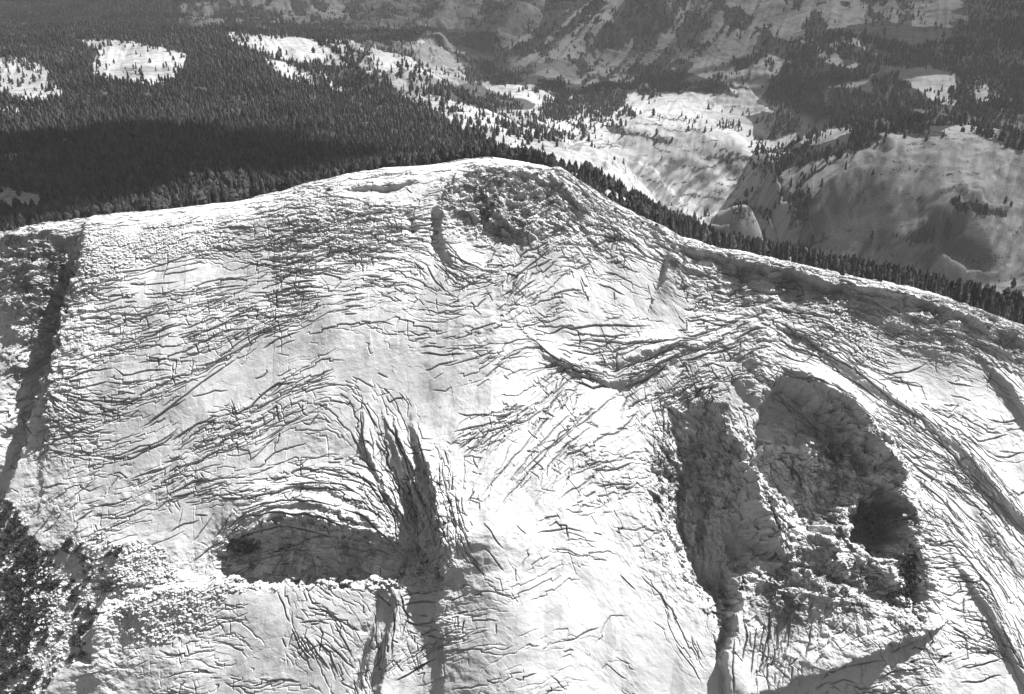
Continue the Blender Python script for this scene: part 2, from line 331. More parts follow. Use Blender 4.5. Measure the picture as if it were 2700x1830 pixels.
# ---- sheet edges (exfoliation): traced ones first, they also give the grain of the rock
G = [  # (relief, points)
 (1.2,[(134,998),(185,994),(236,972),(299,970)]),(1.0,[(299,970),(327,990),(409,974),(457,980)]),(0.9,[(197,1023),(283,1006)]),
 (1.2,[(362,1130),(425,1088),(496,1037),(551,994),(626,946)]),(0.9,[(508,1045),(567,1031),(602,1029)]),(1.1,[(449,1159),(496,1131),(527,1114),(575,1110)]),
 (1.0,[(346,1194),(433,1163),(465,1135)]),(1.2,[(689,923),(732,891),(791,872)]),(1.2,[(646,899),(709,868),(787,844)]),(0.9,[(516,805),(551,803),(583,781)]),
 (1.2,[(201,844),(228,836),(283,828)]),(1.1,[(370,880),(420,870),(472,848)]),(0.8,[(236,797),(276,793),(315,779),(346,785)]),(1.2,[(370,893),(417,876),(488,848)]),
 (1.8,[(610,1049),(626,1088),(661,1072),(693,1037),(732,1011),(787,1005)]),(1.0,[(591,1131),(614,1129),(642,1112)]),(0.8,[(654,1214),(709,1167),(724,1155)]),
 (1.0,[(283,718),(354,710),(409,694),(480,675)]),(0.8,[(331,750),(400,745),(470,738)]),(0.8,[(500,750),(559,734),(646,726)]),(0.9,[(500,770),(560,757),(640,748)]),
 (1.8,[(748,750),(790,742),(835,738)]),(1.8,[(740,762),(790,756),(835,752)]),(1.4,[(735,780),(780,770),(835,766)]),(1.2,[(689,828),(720,836),(772,828),(795,820)]),
 (1.0,[(390,1110),(440,1080),(490,1052)]),(0.8,[(280,1005),(330,1015),(380,1005)]),(0.9,[(130,1040),(170,1060),(210,1085),(245,1080)]),(0.8,[(60,1210),(110,1180),(160,1190)]),
 (0.9,[(420,720),(470,712),(520,700)]),(1.2,[(560,640),(620,655),(690,640)]),(1.2,[(700,600),(780,610),(850,600)]),(1.2,[(650,560),(760,545),(860,548)]),
 (1.4,[(690,680),(760,690),(830,675)]),(1.4,[(860,650),(930,655),(990,640)]),(1.4,[(880,560),(950,560),(1040,550)]),(1.0,[(900,600),(980,596),(1060,600)]),
 (1.0,[(360,600),(450,585),(540,575)]),(1.0,[(540,600),(600,590),(660,600)]),
 (0.9,[(900,774),(967,774)]),(0.9,[(904,790),(965,790)]),(0.9,[(908,809),(959,807)]),(0.9,[(908,829),(943,829)]),(1.0,[(971,672),(1022,672)]),(1.3,[(967,729),(1000,729),(1010,735),(1042,737)]),
 (0.9,[(1195,766),(1239,746),(1278,742)]),(1.2,[(1176,652),(1199,676),(1239,691),(1266,699)]),(1.2,[(1120,690),(1150,740),(1175,765)]),(1.0,[(1240,640),(1270,645),(1300,640)]),
 (1.2,[(1353,778),(1380,754),(1412,735)]),(1.0,[(1333,754),(1372,715),(1416,683),(1459,652)]),(1.0,[(1320,780),(1350,760),(1390,715)]),
 (1.3,[(1398,863),(1447,872),(1514,865),(1609,859),(1715,865)]),(1.5,[(1400,888),(1451,939),(1491,963),(1530,983),(1593,990)]),(1.0,[(1483,876),(1530,882),(1609,888),(1672,884)]),
 (1.5,[(1491,896),(1546,896),(1609,902),(1648,912),(1727,908),(1800,900)]),(1.0,[(1487,908),(1530,912),(1569,927)]),(1.5,[(1498,927),(1553,935),(1601,933)]),
 (2.2,[(1510,1006),(1540,1010),(1560,1020),(1590,1012),(1609,1022)]),(1.8,[(1620,979),(1680,960),(1740,935),(1800,912)]),(1.8,[(1640,1000),(1720,970),(1800,930)]),(1.5,[(1640,1020),(1700,1000),(1760,960)]),
 (0.9,[(1105,916),(1176,912)]),(1.2,[(1109,931),(1168,933),(1231,933)]),(1.0,[(1278,998),(1309,967),(1337,951)]),(1.0,[(1120,975),(1176,955),(1207,947)]),(0.8,[(1245,870),(1275,858),(1310,850)]),
 (1.4,[(1550,620),(1609,632),(1668,652),(1719,695)]),(1.8,[(1555,655),(1600,640),(1650,640),(1690,655)]),(1.6,[(1540,600),(1590,605),(1640,625)]),(1.0,[(1573,750),(1609,762),(1648,786)]),
 (1.0,[(1440,620),(1480,600),(1530,590)]),(1.2,[(1560,560),(1620,600),(1680,640)]),(1.0,[(1600,600),(1660,650),(1710,690)]),
 (1.3,[(1800,852),(1847,848),(1894,868),(1957,844)]),(1.2,[(1800,895),(1847,887),(1894,875)]),(1.5,[(1800,954),(1847,942),(1894,930),(1950,915)]),
 (1.2,[(2013,820),(2076,828),(2178,836)]),(2.0,[(2013,852),(2068,868),(2131,899),(2194,939),(2257,974),(2312,1017),(2367,1061),(2430,1100),(2469,1135)]),
 (1.4,[(2036,899),(2099,919),(2154,939),(2202,966)]),(1.8,[(2186,943),(2225,986),(2272,1006),(2330,1060)]),(1.8,[(2028,978),(2076,994),(2139,1002),(2194,1021),(2257,1057),(2280,1084)]),
 (1.5,[(2036,990),(2083,1033),(2135,1072),(2178,1112),(2220,1130)]),(1.0,[(2300,970),(2351,982),(2414,970),(2450,954)]),(0.8,[(2312,998),(2367,1001),(2446,1017)]),
 (1.5,[(2450,1131),(2493,1171),(2540,1218)]),(1.0,[(2556,1135),(2583,1159),(2627,1151),(2666,1139)]),(1.0,[(2030,760),(2100,750),(2160,770)]),(1.2,[(2140,850),(2200,865),(2217,885)]),
 (1.2,[(2030,930),(2090,950),(2150,965)]),(1.2,[(2060,1000),(2130,1050),(2200,1100)]),(1.0,[(2500,1000),(2540,1010),(2570,1015)]),(1.0,[(2260,780),(2320,810),(2380,840)]),(1.2,[(2400,840),(2480,880),(2560,910)]),
 (1.2,[(2560,860),(2620,900),(2700,940)]),(1.2,[(2580,920),(2640,980),(2700,1030)]),
 (1.5,[(951,1083),(959,1165),(971,1213),(994,1232)]),(1.2,[(963,1071),(979,1102),(998,1130)]),(1.8,[(1010,1094),(1026,1130),(1057,1169),(1089,1236),(1113,1299)]),
 (2.0,[(1042,1114),(1050,1165),(1073,1220),(1085,1256),(1113,1307),(1136,1354)]),(1.8,[(1065,1220),(1081,1276),(1097,1339),(1105,1394)]),(1.8,[(1101,1142),(1117,1205),(1132,1244),(1140,1307),(1156,1354)]),
 (1.8,[(990,1268),(1018,1315),(1042,1370),(1050,1445)]),(1.5,[(1026,1268),(1050,1339),(1073,1394)]),(1.6,[(900,1236),(939,1252),(979,1276),(1010,1331),(1030,1366)]),
 (2.2,[(900,1343),(947,1354),(987,1386),(1030,1425),(1050,1457)]),(1.5,[(900,1421),(959,1433),(1018,1457),(1046,1461)]),(1.2,[(925,1135),(940,1170),(955,1200)]),
 (1.3,[(1294,1378),(1333,1327),(1396,1252),(1451,1189),(1491,1157),(1554,1102),(1609,1051),(1648,1028)]),(1.0,[(1260,1340),(1300,1280),(1360,1210),(1420,1140)]),(1.0,[(1223,1205),(1254,1181),(1294,1142)]),
 (1.1,[(1330,1300),(1380,1230),(1440,1160),(1520,1090)]),(1.2,[(1360,1270),(1420,1210),(1500,1140),(1570,1070)]),(1.2,[(1430,1260),(1490,1180),(1560,1130)]),
 (1.0,[(1191,1146),(1239,1134),(1294,1126),(1341,1114)]),(1.0,[(1207,1093),(1254,1100),(1306,1104)]),(1.3,[(1546,1240),(1577,1222),(1632,1213)]),(1.4,[(1554,1248),(1609,1236),(1672,1220)]),
 (1.4,[(1573,1287),(1620,1282),(1672,1276)]),(1.2,[(1538,1315),(1569,1299)]),(1.2,[(1573,1150),(1617,1146),(1648,1122),(1683,1079)]),(0.8,[(1278,1388),(1309,1429),(1325,1453)]),
 (0.9,[(1408,1409),(1451,1405),(1546,1409)]),(1.0,[(1632,1516),(1676,1555)]),(0.7,[(1560,1480),(1600,1480)]),(1.0,[(1470,1330),(1520,1290),(1580,1250)]),(0.8,[(1740,1560),(1760,1610)]),
 (0.9,[(1780,1700),(1830,1760),(1850,1800)]),(0.7,[(1600,1750),(1650,1790)]),(0.8,[(1450,1700),(1500,1690),(1580,1650)]),
 (1.1,[(433,1304),(512,1269),(591,1261)]),(1.2,[(445,1308),(480,1302),(508,1297)]),(2.0,[(575,1458),(606,1430),(646,1407),(693,1395),(748,1383),(807,1395),(900,1423)]),
 (2.0,[(622,1367),(669,1360),(732,1352),(787,1356),(850,1367),(900,1387),(960,1410)]),(1.5,[(630,1348),(685,1336),(748,1320),(827,1324),(900,1340)]),(1.6,[(571,1304),(614,1314),(661,1316),(732,1295)]),
 (1.4,[(748,1281),(830,1275),(900,1277),(960,1310)]),(1.3,[(780,1240),(850,1235),(920,1250)]),(1.0,[(620,1400),(560,1440),(500,1480)]),(1.0,[(560,1420),(600,1370),(620,1340)]),
 (0.9,[(500,1430),(540,1380),(560,1350)]),(0.9,[(252,1331),(299,1324),(339,1308)]),(0.9,[(79,1399),(110,1360),(134,1320)]),(0.9,[(340,1260),(400,1240),(450,1225)]),(0.9,[(95,1282),(140,1270),(170,1272)]),
 (0.9,[(510,1356),(545,1355)]),(0.9,[(440,1400),(480,1380),(520,1370)]),
 (1.2,[(770,1660),(790,1700),(820,1740)]),(1.2,[(800,1670),(840,1720),(870,1770)]),(1.2,[(830,1680),(870,1720),(890,1780)]),(1.0,[(880,1640),(910,1690),(930,1740)]),(0.8,[(690,1800),(740,1790),(790,1800)]),
 (1.0,[(730,1560),(750,1600),(765,1640)]),(0.9,[(790,1640),(840,1637),(870,1645)]),(1.5,[(1055,1575),(1100,1565),(1165,1555)]),(1.5,[(1060,1600),(1110,1585),(1160,1585)]),(1.5,[(1065,1635),(1100,1650),(1150,1640)]),
 (1.5,[(1060,1570),(1070,1610),(1090,1640)]),(1.5,[(1040,1600),(1045,1660),(1035,1720)]),(1.2,[(1020,1650),(1020,1700),(1010,1760)]),(2.0,[(1045,1790),(1080,1775),(1130,1740)]),
 (1.3,[(1950,1620),(1965,1680),(1950,1750)]),(1.2,[(1990,1640),(1985,1710),(1975,1790)]),(1.2,[(2030,1600),(2025,1680),(2000,1770)]),(1.0,[(2080,1620),(2075,1700),(2050,1760)]),(1.2,[(1930,1680),(1925,1760),(1930,1829)]),
 (1.0,[(2140,1620),(2130,1690),(2110,1750)]),(1.3,[(2250,1120),(2280,1180),(2310,1230)]),(1.3,[(2150,1150),(2180,1200),(2200,1260)]),(1.3,[(2200,1180),(2230,1230),(2240,1290)]),
 (1.2,[(2060,1300),(2100,1350),(2160,1380)]),(1.0,[(2040,1260),(2060,1330),(2090,1380)]),(1.0,[(2230,1250),(2235,1310),(2215,1360)]),
 (1.0,[(1760,1100),(1780,1160),(1800,1200)]),(1.0,[(1850,1180),(1870,1240),(1900,1290)]),(1.0,[(1800,1260),(1790,1320),(1810,1360)]),(1.0,[(1890,1100),(1910,1160),(1930,1220)]),
 (1.2,[(2400,1430),(2460,1440),(2520,1425)]),(1.0,[(2390,1380),(2440,1378)]),(1.2,[(2420,1500),(2480,1500),(2540,1490)]),(1.2,[(2530,1760),(2590,1750),(2640,1740)]),(1.2,[(2520,1800),(2590,1795),(2640,1780)]),
 (1.2,[(2500,1650),(2540,1670),(2560,1690)]),(1.5,[(2627,1635),(2660,1700),(2700,1777)]),(1.5,[(2480,1390),(2540,1470),(2600,1550),(2640,1630)]),(1.5,[(2420,1260),(2490,1320),(2540,1380)]),
 (1.2,[(2380,1200),(2450,1250),(2520,1300)]),(1.2,[(2360,1160),(2420,1200),(2470,1220)]),(1.5,[(2540,1180),(2600,1260),(2650,1330)]),(1.0,[(2600,1100),(2650,1110),(2700,1100)]),(1.0,[(2620,1200),(2660,1205),(2700,1190)]),
 (1.3,[(2190,1763),(2250,1750),(2320,1740)]),(1.3,[(2300,1790),(2350,1770),(2420,1760)]),(1.2,[(2180,1800),(2220,1790),(2260,1800)]),(1.0,[(2440,1560),(2500,1570),(2550,1560)]),
]
GP = [(h_, P(*p)) for h_, p in G]
# grain field on a coarse grid
gx = np.linspace(X0, X1, 130); gt = np.linspace(TA, TB, 76); GX, GT = np.meshgrid(gx, gt)
cc = np.zeros(GX.shape); ss = np.zeros(GX.shape)
for h_, p in GP:
    for k in range(len(p) - 1):
        mx, mt = (p[k] + p[k + 1]) / 2; d = p[k + 1] - p[k]; a = 2 * math.atan2(d[1], d[0]); ln = math.hypot(*d)
        w_ = ln / ((GX - mx) ** 2 + (GT - mt) ** 2 + 60) ** 1.6
        cc += w_ * math.cos(a); ss += w_ * math.sin(a)
ANG = 0.5 * np.arctan2(ss, cc)
cA, sA = np.cos(2 * ANG), np.sin(2 * ANG)
def grain(x, t):
    fx = (x - X0) / (X1 - X0) * 129; ft = (t - TA) / (TB - TA) * 75
    return 0.5 * math.atan2(float(bilin(sA, np.array([fx]), np.array([ft]))[0]), float(bilin(cA, np.array([fx]), np.array([ft]))[0]))

SUNT = np.array([0.46, -0.79])    # towards the sun, in (x, t)
def stroke(pts, h, L, groove=0.5, flip=False, stain_shade=0):
    pts = np.asarray(pts, float); m = L * 2.6 + 2
    i0 = int(max(0, (pts[:, 0].min() - m - X0) / H)); i1 = int(min(NX, (pts[:, 0].max() + m - X0) / H))
    j0 = int(max(0, (pts[:, 1].min() - m - TA) / H)); j1 = int(min(NT, (pts[:, 1].max() + m - TA) / H))
    if i1 - i0 < 3 or j1 - j0 < 3: return
    x = X[j0:j1, i0:i1]; t = T[j0:j1, i0:i1]
    e = pts[-1] - pts[0]; nr = np.array([-e[1], e[0]])            # right-hand normal (t down)
    sg = 1.0 if nr @ SUNT > 0 else -1.0
    if flip: sg = -sg
    d, s, par = polydist(x, t, pts)
    n = len(pts) - 1; u = par / n
    tp = np.clip(np.minimum(u, 1 - u) * 5, 0, 1)
    sd = d * s * sg
    up = np.clip(sd / H + 0.5, 0, 1)
    DISP[j0:j1, i0:i1] += (h * tp * up * np.exp(-d / L)).astype(np.float32)
    if groove: DISP[j0:j1, i0:i1] -= (groove * tp * np.exp(-((np.where(s == 0, 0, sd) + 0.4) / 0.5) ** 2)).astype(np.float32)
    if stain_shade:
        dn = np.where(sd < 0, d, 9)
        STAIN_SHADE[j0:j1, i0:i1] = np.maximum(STAIN_SHADE[j0:j1, i0:i1], (stain_shade * tp * np.exp(-dn / 1.4)).astype(np.float32))
def jag(p, step=3.5, amp=0.9, rg=rng):
    out = []
    for k in range(len(p) - 1):
        a, b = p[k], p[k + 1]; n = max(1, int(np.hypot(*(b - a)) / step))
        for q in range(n): out.append(a + (b - a) * q / n)
    out.append(p[-1]); out = np.array(out)
    # jagged: blocky offsets
    off = rg.normal(0, amp, len(out)); off = np.where(rg.random(len(out)) < 0.5, np.roll(off, 1), off)
    out[:, 1] += off; out[:, 0] += rg.normal(0, amp * 0.5, len(out))
    return out
for h_, p in GP:
    stroke(jag(p, 6, 0.6), h_ * 0.72, rng.uniform(5, 12), h_ * 1.9)

for p in ([(487,640),(484,700),(480,800)], [(652,640),(648,700),(643,790)], [(736,640),(732,760),(724,880),(718,1010)], [(800,600),(797,700),(792,800),(789,900)], [(940,440),(937,500),(936,560)], [(232,640),(226,760),(215,900)],
          [(968,700),(972,780),(975,860),(990,960)], [(1046,715),(1042,780)], [(1078,730),(1074,780)], [(330,900),(322,980),(316,1060)], [(590,820),(586,900),(580,960)], [(505,1320),(505,1420)]):
    stroke(jag(P(*p), 7, 0.5), rng.uniform(0.15, 0.4), 6, rng.uniform(0, 0.2), rng.random() < 0.5)
# density / size of the minor sheet edges: (survey x, y, radius, extra density, relief, length)
ZON = [(450, 900, 330, 1.3, 0.95, 42), (800, 600, 260, 2.6, 0.9, 18), (1000, 520, 160, 2.6, 0.9, 12), (1400, 560, 170, 2.0, 0.9, 10), (1600, 620, 120, 2.6, 0.9, 14),
       (800, 760, 130, 2.0, 1.1, 20), (1270, 740, 150, 2.2, 0.7, 14), (1050, 1260, 130, 2.6, 1.4, 32), (760, 1290, 170, 2.2, 1.1, 28), (1600, 920, 170, 2.6, 1.0, 34),
       (1900, 870, 140, 2.6, 1.0, 18), (2130, 960, 150, 2.2, 1.1, 28), (1400, 1190, 170, 2.0, 0.8, 30), (2420, 880, 180, 1.8, 0.8, 16), (2540, 1250, 170, 2.6, 1.0, 28),
       (2450, 1560, 140, 2.2, 0.9, 18), (2060, 1680, 130, 2.2, 0.9, 26), (1850, 1100, 130, 1.8, 0.9, 12), (2180, 1200, 130, 1.8, 1.2, 22), (900, 1720, 190, 1.6, 0.8, 20),
       (1100, 1640, 80, 3.0, 1.1, 14), (500, 1700, 200, 1.8, 0.7, 12), (350, 1300, 250, 1.0, 0.7, 20), (2250, 1500, 130, 2.0, 1.0, 12), (2300, 1770, 120, 2.0, 1.0, 16),
       (2620, 1650, 130, 1.8, 1.0, 20), (80, 750, 120, 2.5, 1.5, 16), (2600, 950, 120, 2.2, 1.0, 16), (1180, 1350, 60, 2.5, 0.6, 16), (100, 1100, 90, 2, 0.9, 14)]
ZP = [(P((zx, zy))[0], zr * 0.36, zd, zh, zl) for zx, zy, zr, zd, zh, zl in ZON]
N_STROKE = 9000; made = 0
while made < N_STROKE:
    x = rng.uniform(-480, 480); t = rng.uniform(-20, 540)
    dens = 0.28; hh = 0.6; ll = 20.0; ws = 1.0
    for (c, r_, zd, zh, zl) in ZP:
        g = math.exp(-((x - c[0]) ** 2 + (t - c[1]) ** 2) / (r_ * r_))
        dens += zd * g; hh += zh * g * 1.5; ll += zl * g * 1.5; ws += 1.5 * g
    hh /= ws; ll /= ws
    if rng.random() > dens / 3.2 * np.clip(0.55 + 1.3 * float(vnoise(np.array([x / 42]), np.array([t / 24]), 78)[0]), 0.08, 1.6): continue
    made += 1
    u = rng.random(); L = ll * (0.35 + 3.4 * u ** 3); turn = 0.0
    cross = rng.random() < 0.09
    if cross: L *= 0.22
    a0 = grain(x, t) + 0.45 * float(vnoise(np.array([x / 34]), np.array([t / 34]), 77)[0]) + rng.normal(0, 0.2)
    flake = (not cross) and rng.random() < 0.24
    if flake: L = min(L, rng.uniform(6, 22)); turned = False
    if cross: a0 += math.pi / 2 + rng.normal(0, 0.3)
    pts = [(x, t)]; px_, pt_ = x, t; prev = a0; go = 0.0
    while go < L:
        sl_ = rng.uniform(2.5, 11); a = grain(px_, pt_) + (math.pi / 2 if cross else 0)
        while a - prev > math.pi / 2: a -= math.pi
        while a - prev < -math.pi / 2: a += math.pi
        prev = prev + 0.35 * (a - prev) if not (cross or flake) else prev
        if flake and not turned and go > L * rng.uniform(0.3, 0.7): prev += rng.choice([-1, 1]) * rng.uniform(0.8, 1.7); turned = True; L += rng.uniform(1, 6)
        hd = prev + rng.normal(0, 0.2)
        nseg = max(1, int(sl_ / 2.5))
        for q in range(nseg):
            px_ += sl_ / nseg * math.cos(hd); pt_ += sl_ / nseg * math.sin(hd); pts.append((px_ + rng.normal(0, 0.22), pt_ + rng.normal(0, 0.22)))
        go += sl_
        if rng.random() < 0.35:
            k_ = rng.choice([-1, 1]) * rng.uniform(0.8, 3.2); px_ -= k_ * math.sin(hd) * 0.8; pt_ += k_ * math.cos(hd); pts.append((px_, pt_)); go += abs(k_)
    if len(pts) < 3: pts.insert(1, ((pts[0][0] + pts[1][0]) / 2, (pts[0][1] + pts[1][1]) / 2))
    h_ = hh * (0.2 + 1.6 * rng.random() ** 2)
    stroke(pts, h_ * 0.28, rng.uniform(3.0, 12), h_ * rng.uniform(1.0, 2.6) if rng.random() < 0.85 else 0, rng.random() < 0.12)
print("strokes", time.time() - T0)

# ---- broken rock where the photo shows rubble and blocks
U, V_ = survey(X, base(X, T)[0] + 0 * X, base(X, T)[1])
def blob(px, py, rx, ry, p=1.0):
    return np.exp(-((((U - px) / rx) ** 2 + ((V_ - py) / ry) ** 2) ** p)).astype(np.float32)
rough = 0.07 + 0.5 * np.clip(fbm(X, T, 55, 3, 56) - 0.05, 0, 1) +  1.5 * sm((U - 1420) / 80) * np.exp(-((T - 8) / 22) ** 2) + 0.5 * blob(1850, 1330, 160, 200, 2) + 1.6 * blob(80, 740, 130, 120, 2) + 0.5 * blob(60, 1000, 60, 260) + 0.9 * blob(640, 1450, 90, 40, 2) + 1.5 * blob(1340, 530, 180, 95, 2) + 0.6 * blob(2180, 1520, 240, 90, 2) + 0.7 * blob(2370, 1470, 50, 200, 2) + 0.5 * blob(2600, 1300, 90, 160) + 0.6 * blob(2330, 1780, 260, 60) + 0.7 * blob(1100, 1420, 60, 70) +  blob(1380, 540, 190, 110, 2) * 1.2 + blob(900, 560, 260, 90) * 0.7 + blob(60, 720, 120, 120) * 1.2 + blob(2560, 880, 260, 70) * 0.8 \
    + blob(420, 1560, 160, 110) * 1.3 + blob(1110, 1520, 70, 50) * 1.6 + blob(2370, 1560, 60, 120) * 1.6 + blob(2150, 1460, 200, 60) * 0.9 + blob(640, 1440, 60, 50) * 1.6 \
    + blob(150, 1600, 200, 220) * 1.0 + blob(2000, 900, 60, 160) * 0.8 + blob(1280, 900, 140, 100) * 0.5 + blob(1600, 560, 150, 80) * 0.8 + blob(1180, 1350, 40, 200) * 0.6
DISP += rough * (0.55 * fbm(X, T * 1.2, 7.0, 3, 21, 0.6)).astype(np.float32)
DISP += rough * (0.8 * np.abs(fbm(X * 0.7, T * 1.5, 12.0, 2, 22, 0.5))).astype(np.float32)
xw = X + 2.5 * vnoise(X / 9, T / 9, 33); tw = T + 2.5 * vnoise(X / 9, T / 9, 34)
rimz_ = sm((U - 1700) / 80) * np.exp(-((T - 26) / 26) ** 2)
cz_ = blob(1850, 1300, 140, 260, 2) + blob(2190, 1250, 180, 190, 2) + blob(2170, 1540, 260, 110, 2) + 0.6 * blob(60, 850, 110, 300, 2) + blob(2370, 1460, 60, 240, 2)
DISP += cz_ * (3.4 * np.abs(fbm(X * 1.4, T * 0.7, 26, 4, 37, 0.6)) + 1.4 * fbm(X, T, 8, 3, 38, 0.6))
n3w = 0.09 + 1.1 * cz_ + 0.9 * blob(820, 1470, 280, 60, 2) + 0.8 * rimz_ + 0.7 * blob(1110, 1400, 70, 200, 2) + 0.6 * blob(1340, 540, 190, 110, 2) + 0.5 * blob(120, 900, 120, 330, 2)
wallx, wallt = X + 0.9 * DISP, T - 1.3 * DISP
SH = (n3w * 1.5 * fbm(wallx, wallt, 9, 4, 57, 0.6)).astype(np.float32)
DISP += n3w * (1.3 * fbm(wallx + 40, wallt, 7, 4, 58, 0.6) + 2.0 * (cells(wallx, wallt, 9, 6, 270) - 0.5))
block = np.clip(rough - 0.55, 0, 1.6)
DISP += block * (2.6 * cells(xw, tw, 13, 6.5, 200) + 1.5 * cells(xw, tw, 5.5, 3.2, 210) + 0.8 * cells(xw, tw, 2.6, 1.8, 220) - 2.4)
rimz = sm((U - 1700) / 80) * np.exp(-((T - 26) / 26) ** 2)
DISP += rimz * (4.5 * cells(X + 6 * vnoise(X / 18, T / 18, 55), T, 30, 9, 260) - 2.2)
lay = 1.8 * rimz + 0.9 * blob(80, 740, 140, 120, 2) + 0.5 * blob(1850, 1300, 130, 220, 2) + 0.5 * blob(2200, 1560, 240, 100, 2) + blob(860, 590, 240, 110, 2) + blob(1600, 640, 120, 60) + blob(2620, 900, 160, 70) + blob(1000, 760, 120, 60) * 0.5
DISP += lay * (2.4 * cells(xw, tw, 24, 4.2, 230) + 1.2 * cells(xw, tw, 9, 2.6, 240))
gen = cells(X + 5 * vnoise(X / 15, T / 15, 35), T + 5 * vnoise(X / 15, T / 15, 36), 30, 16, 250)
DISP += 0.18 * gen
# vegetation and lichen, plus shade of summit blocks and core put into colour
VEG += blob(640, 1435, 60, 26, 2) * 0.62 + blob(2385, 1530, 34, 110, 2) * 0.72 + blob(1110, 1500, 46, 40) * 0.5 + blob(560, 1480, 60, 40) * 0.42
VEG += blob(2335, 1365, 46, 55, 2) * 0.52 + blob(560, 1560, 50, 20) * 0.3 + blob(2110, 1420, 90, 26) * 0.3 + blob(1000, 1540, 40, 16) * 0.35 + blob(110, 870, 40, 60) * 0.2 + blob(60, 680, 120, 60) * 0.4 + blob(20, 1600, 110, 300, 2) * 0.55 + blob(160, 1560, 130, 130, 2) * 0.35
STAIN_SHADE = np.clip(STAIN_SHADE + blob(1340, 530, 180, 95, 2) * np.clip(0.36 + 0.8 * fbm(X, T, 7, 4, 40, 0.65), 0, 0.95)
                + np.clip(1.5 * fbm(X * 1.0, T * 0.22, 10, 5, 47, 0.6) - 0.75, 0, 0.25) + 0.5 * rimz * np.clip(0.4 + fbm(X, T, 9, 4, 48, 0.6), 0, 1) + blob(2335, 1372, 55, 70, 2) * np.clip(0.8 + 0.5 * fbm(X, T, 6, 3, 49), 0, 1) + blob(1000, 500, 120, 30) * 0.3 + blob(100, 900, 60, 200) * 0.4  # darker tone along the crest lip, rampart ledges and left gully
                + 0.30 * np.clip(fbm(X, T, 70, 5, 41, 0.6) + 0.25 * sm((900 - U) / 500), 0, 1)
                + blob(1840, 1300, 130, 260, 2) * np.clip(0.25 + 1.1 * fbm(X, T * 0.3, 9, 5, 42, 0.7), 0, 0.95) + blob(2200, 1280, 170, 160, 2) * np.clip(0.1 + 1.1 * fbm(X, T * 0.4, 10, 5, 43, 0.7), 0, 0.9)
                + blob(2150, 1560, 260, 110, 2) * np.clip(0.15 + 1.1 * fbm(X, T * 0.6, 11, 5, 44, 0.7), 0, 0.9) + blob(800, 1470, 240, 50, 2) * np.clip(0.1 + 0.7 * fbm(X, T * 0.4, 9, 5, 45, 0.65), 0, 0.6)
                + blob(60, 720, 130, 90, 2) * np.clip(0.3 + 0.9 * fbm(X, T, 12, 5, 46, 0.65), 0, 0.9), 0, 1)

# coarse skirts continue the face outside the part that is seen closely
def ext(a, lo, hi):
    l = []; s = 2.0; v = a[0]
    while v > lo: v -= s; s *= 1.12; l.append(v)
    r = []; s = 2.0; v = a[-1]
    while v < hi: v += s; s *= 1.12; r.append(v)
    return np.array(l[::-1] + list(a) + r), len(l), len(r)
xe, xl, xr = ext(xs, -1100, 1000); te, tl, tr = ext(ts, -420, 900)
DE = np.pad(DISP, ((tl, tr), (xl, xr)), mode='edge'); VE = np.pad(VEG, ((tl, tr), (xl, xr)), mode='edge'); SE = np.pad(STAIN_SHADE, ((tl, tr), (xl, xr)), mode='edge'); SHE = np.pad(SH, ((tl, tr), (xl, xr)), mode='edge')
XE, TE = np.meshgrid(xe, te)
fade = sm((TE + 62) / 40)           # relief fades out over the crest
DE = DE * (0.12 + 0.88 * fade)
YB, ZB = base(XE, TE)
crn = (1.1 * fbm(XE, TE, 16, 4, 51) + 0.4 * fbm(XE, TE, 3, 2, 52) + 1.6 * cells(XE + 3 * vnoise(XE / 9, TE / 9, 53), TE, 14, 5, 54)) * np.exp(-((TE + 8) / 40) ** 2)
VV = np.stack([XE + SHE, YB + DE * NRM[1], ZB + DE * NRM[2] + crn], -1).reshape(-1, 3)
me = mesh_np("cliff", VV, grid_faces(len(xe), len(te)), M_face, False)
attr(me, "stain_shade", SE); attr(me, "veg", VE)
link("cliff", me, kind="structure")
def face_pt(x, t, off=0.0):
    x = np.asarray(x, float); t = np.asarray(t, float); y, z = base(x, t)
    d = bilin(DISP, (x - X0) / H, (t - TA) / H) * (0.12 + 0.88 * sm((t + 62) / 40)) + off
    return np.stack([x, y + d * NRM[1], z + d * NRM[2]], -1)
print("face", time.time() - T0)

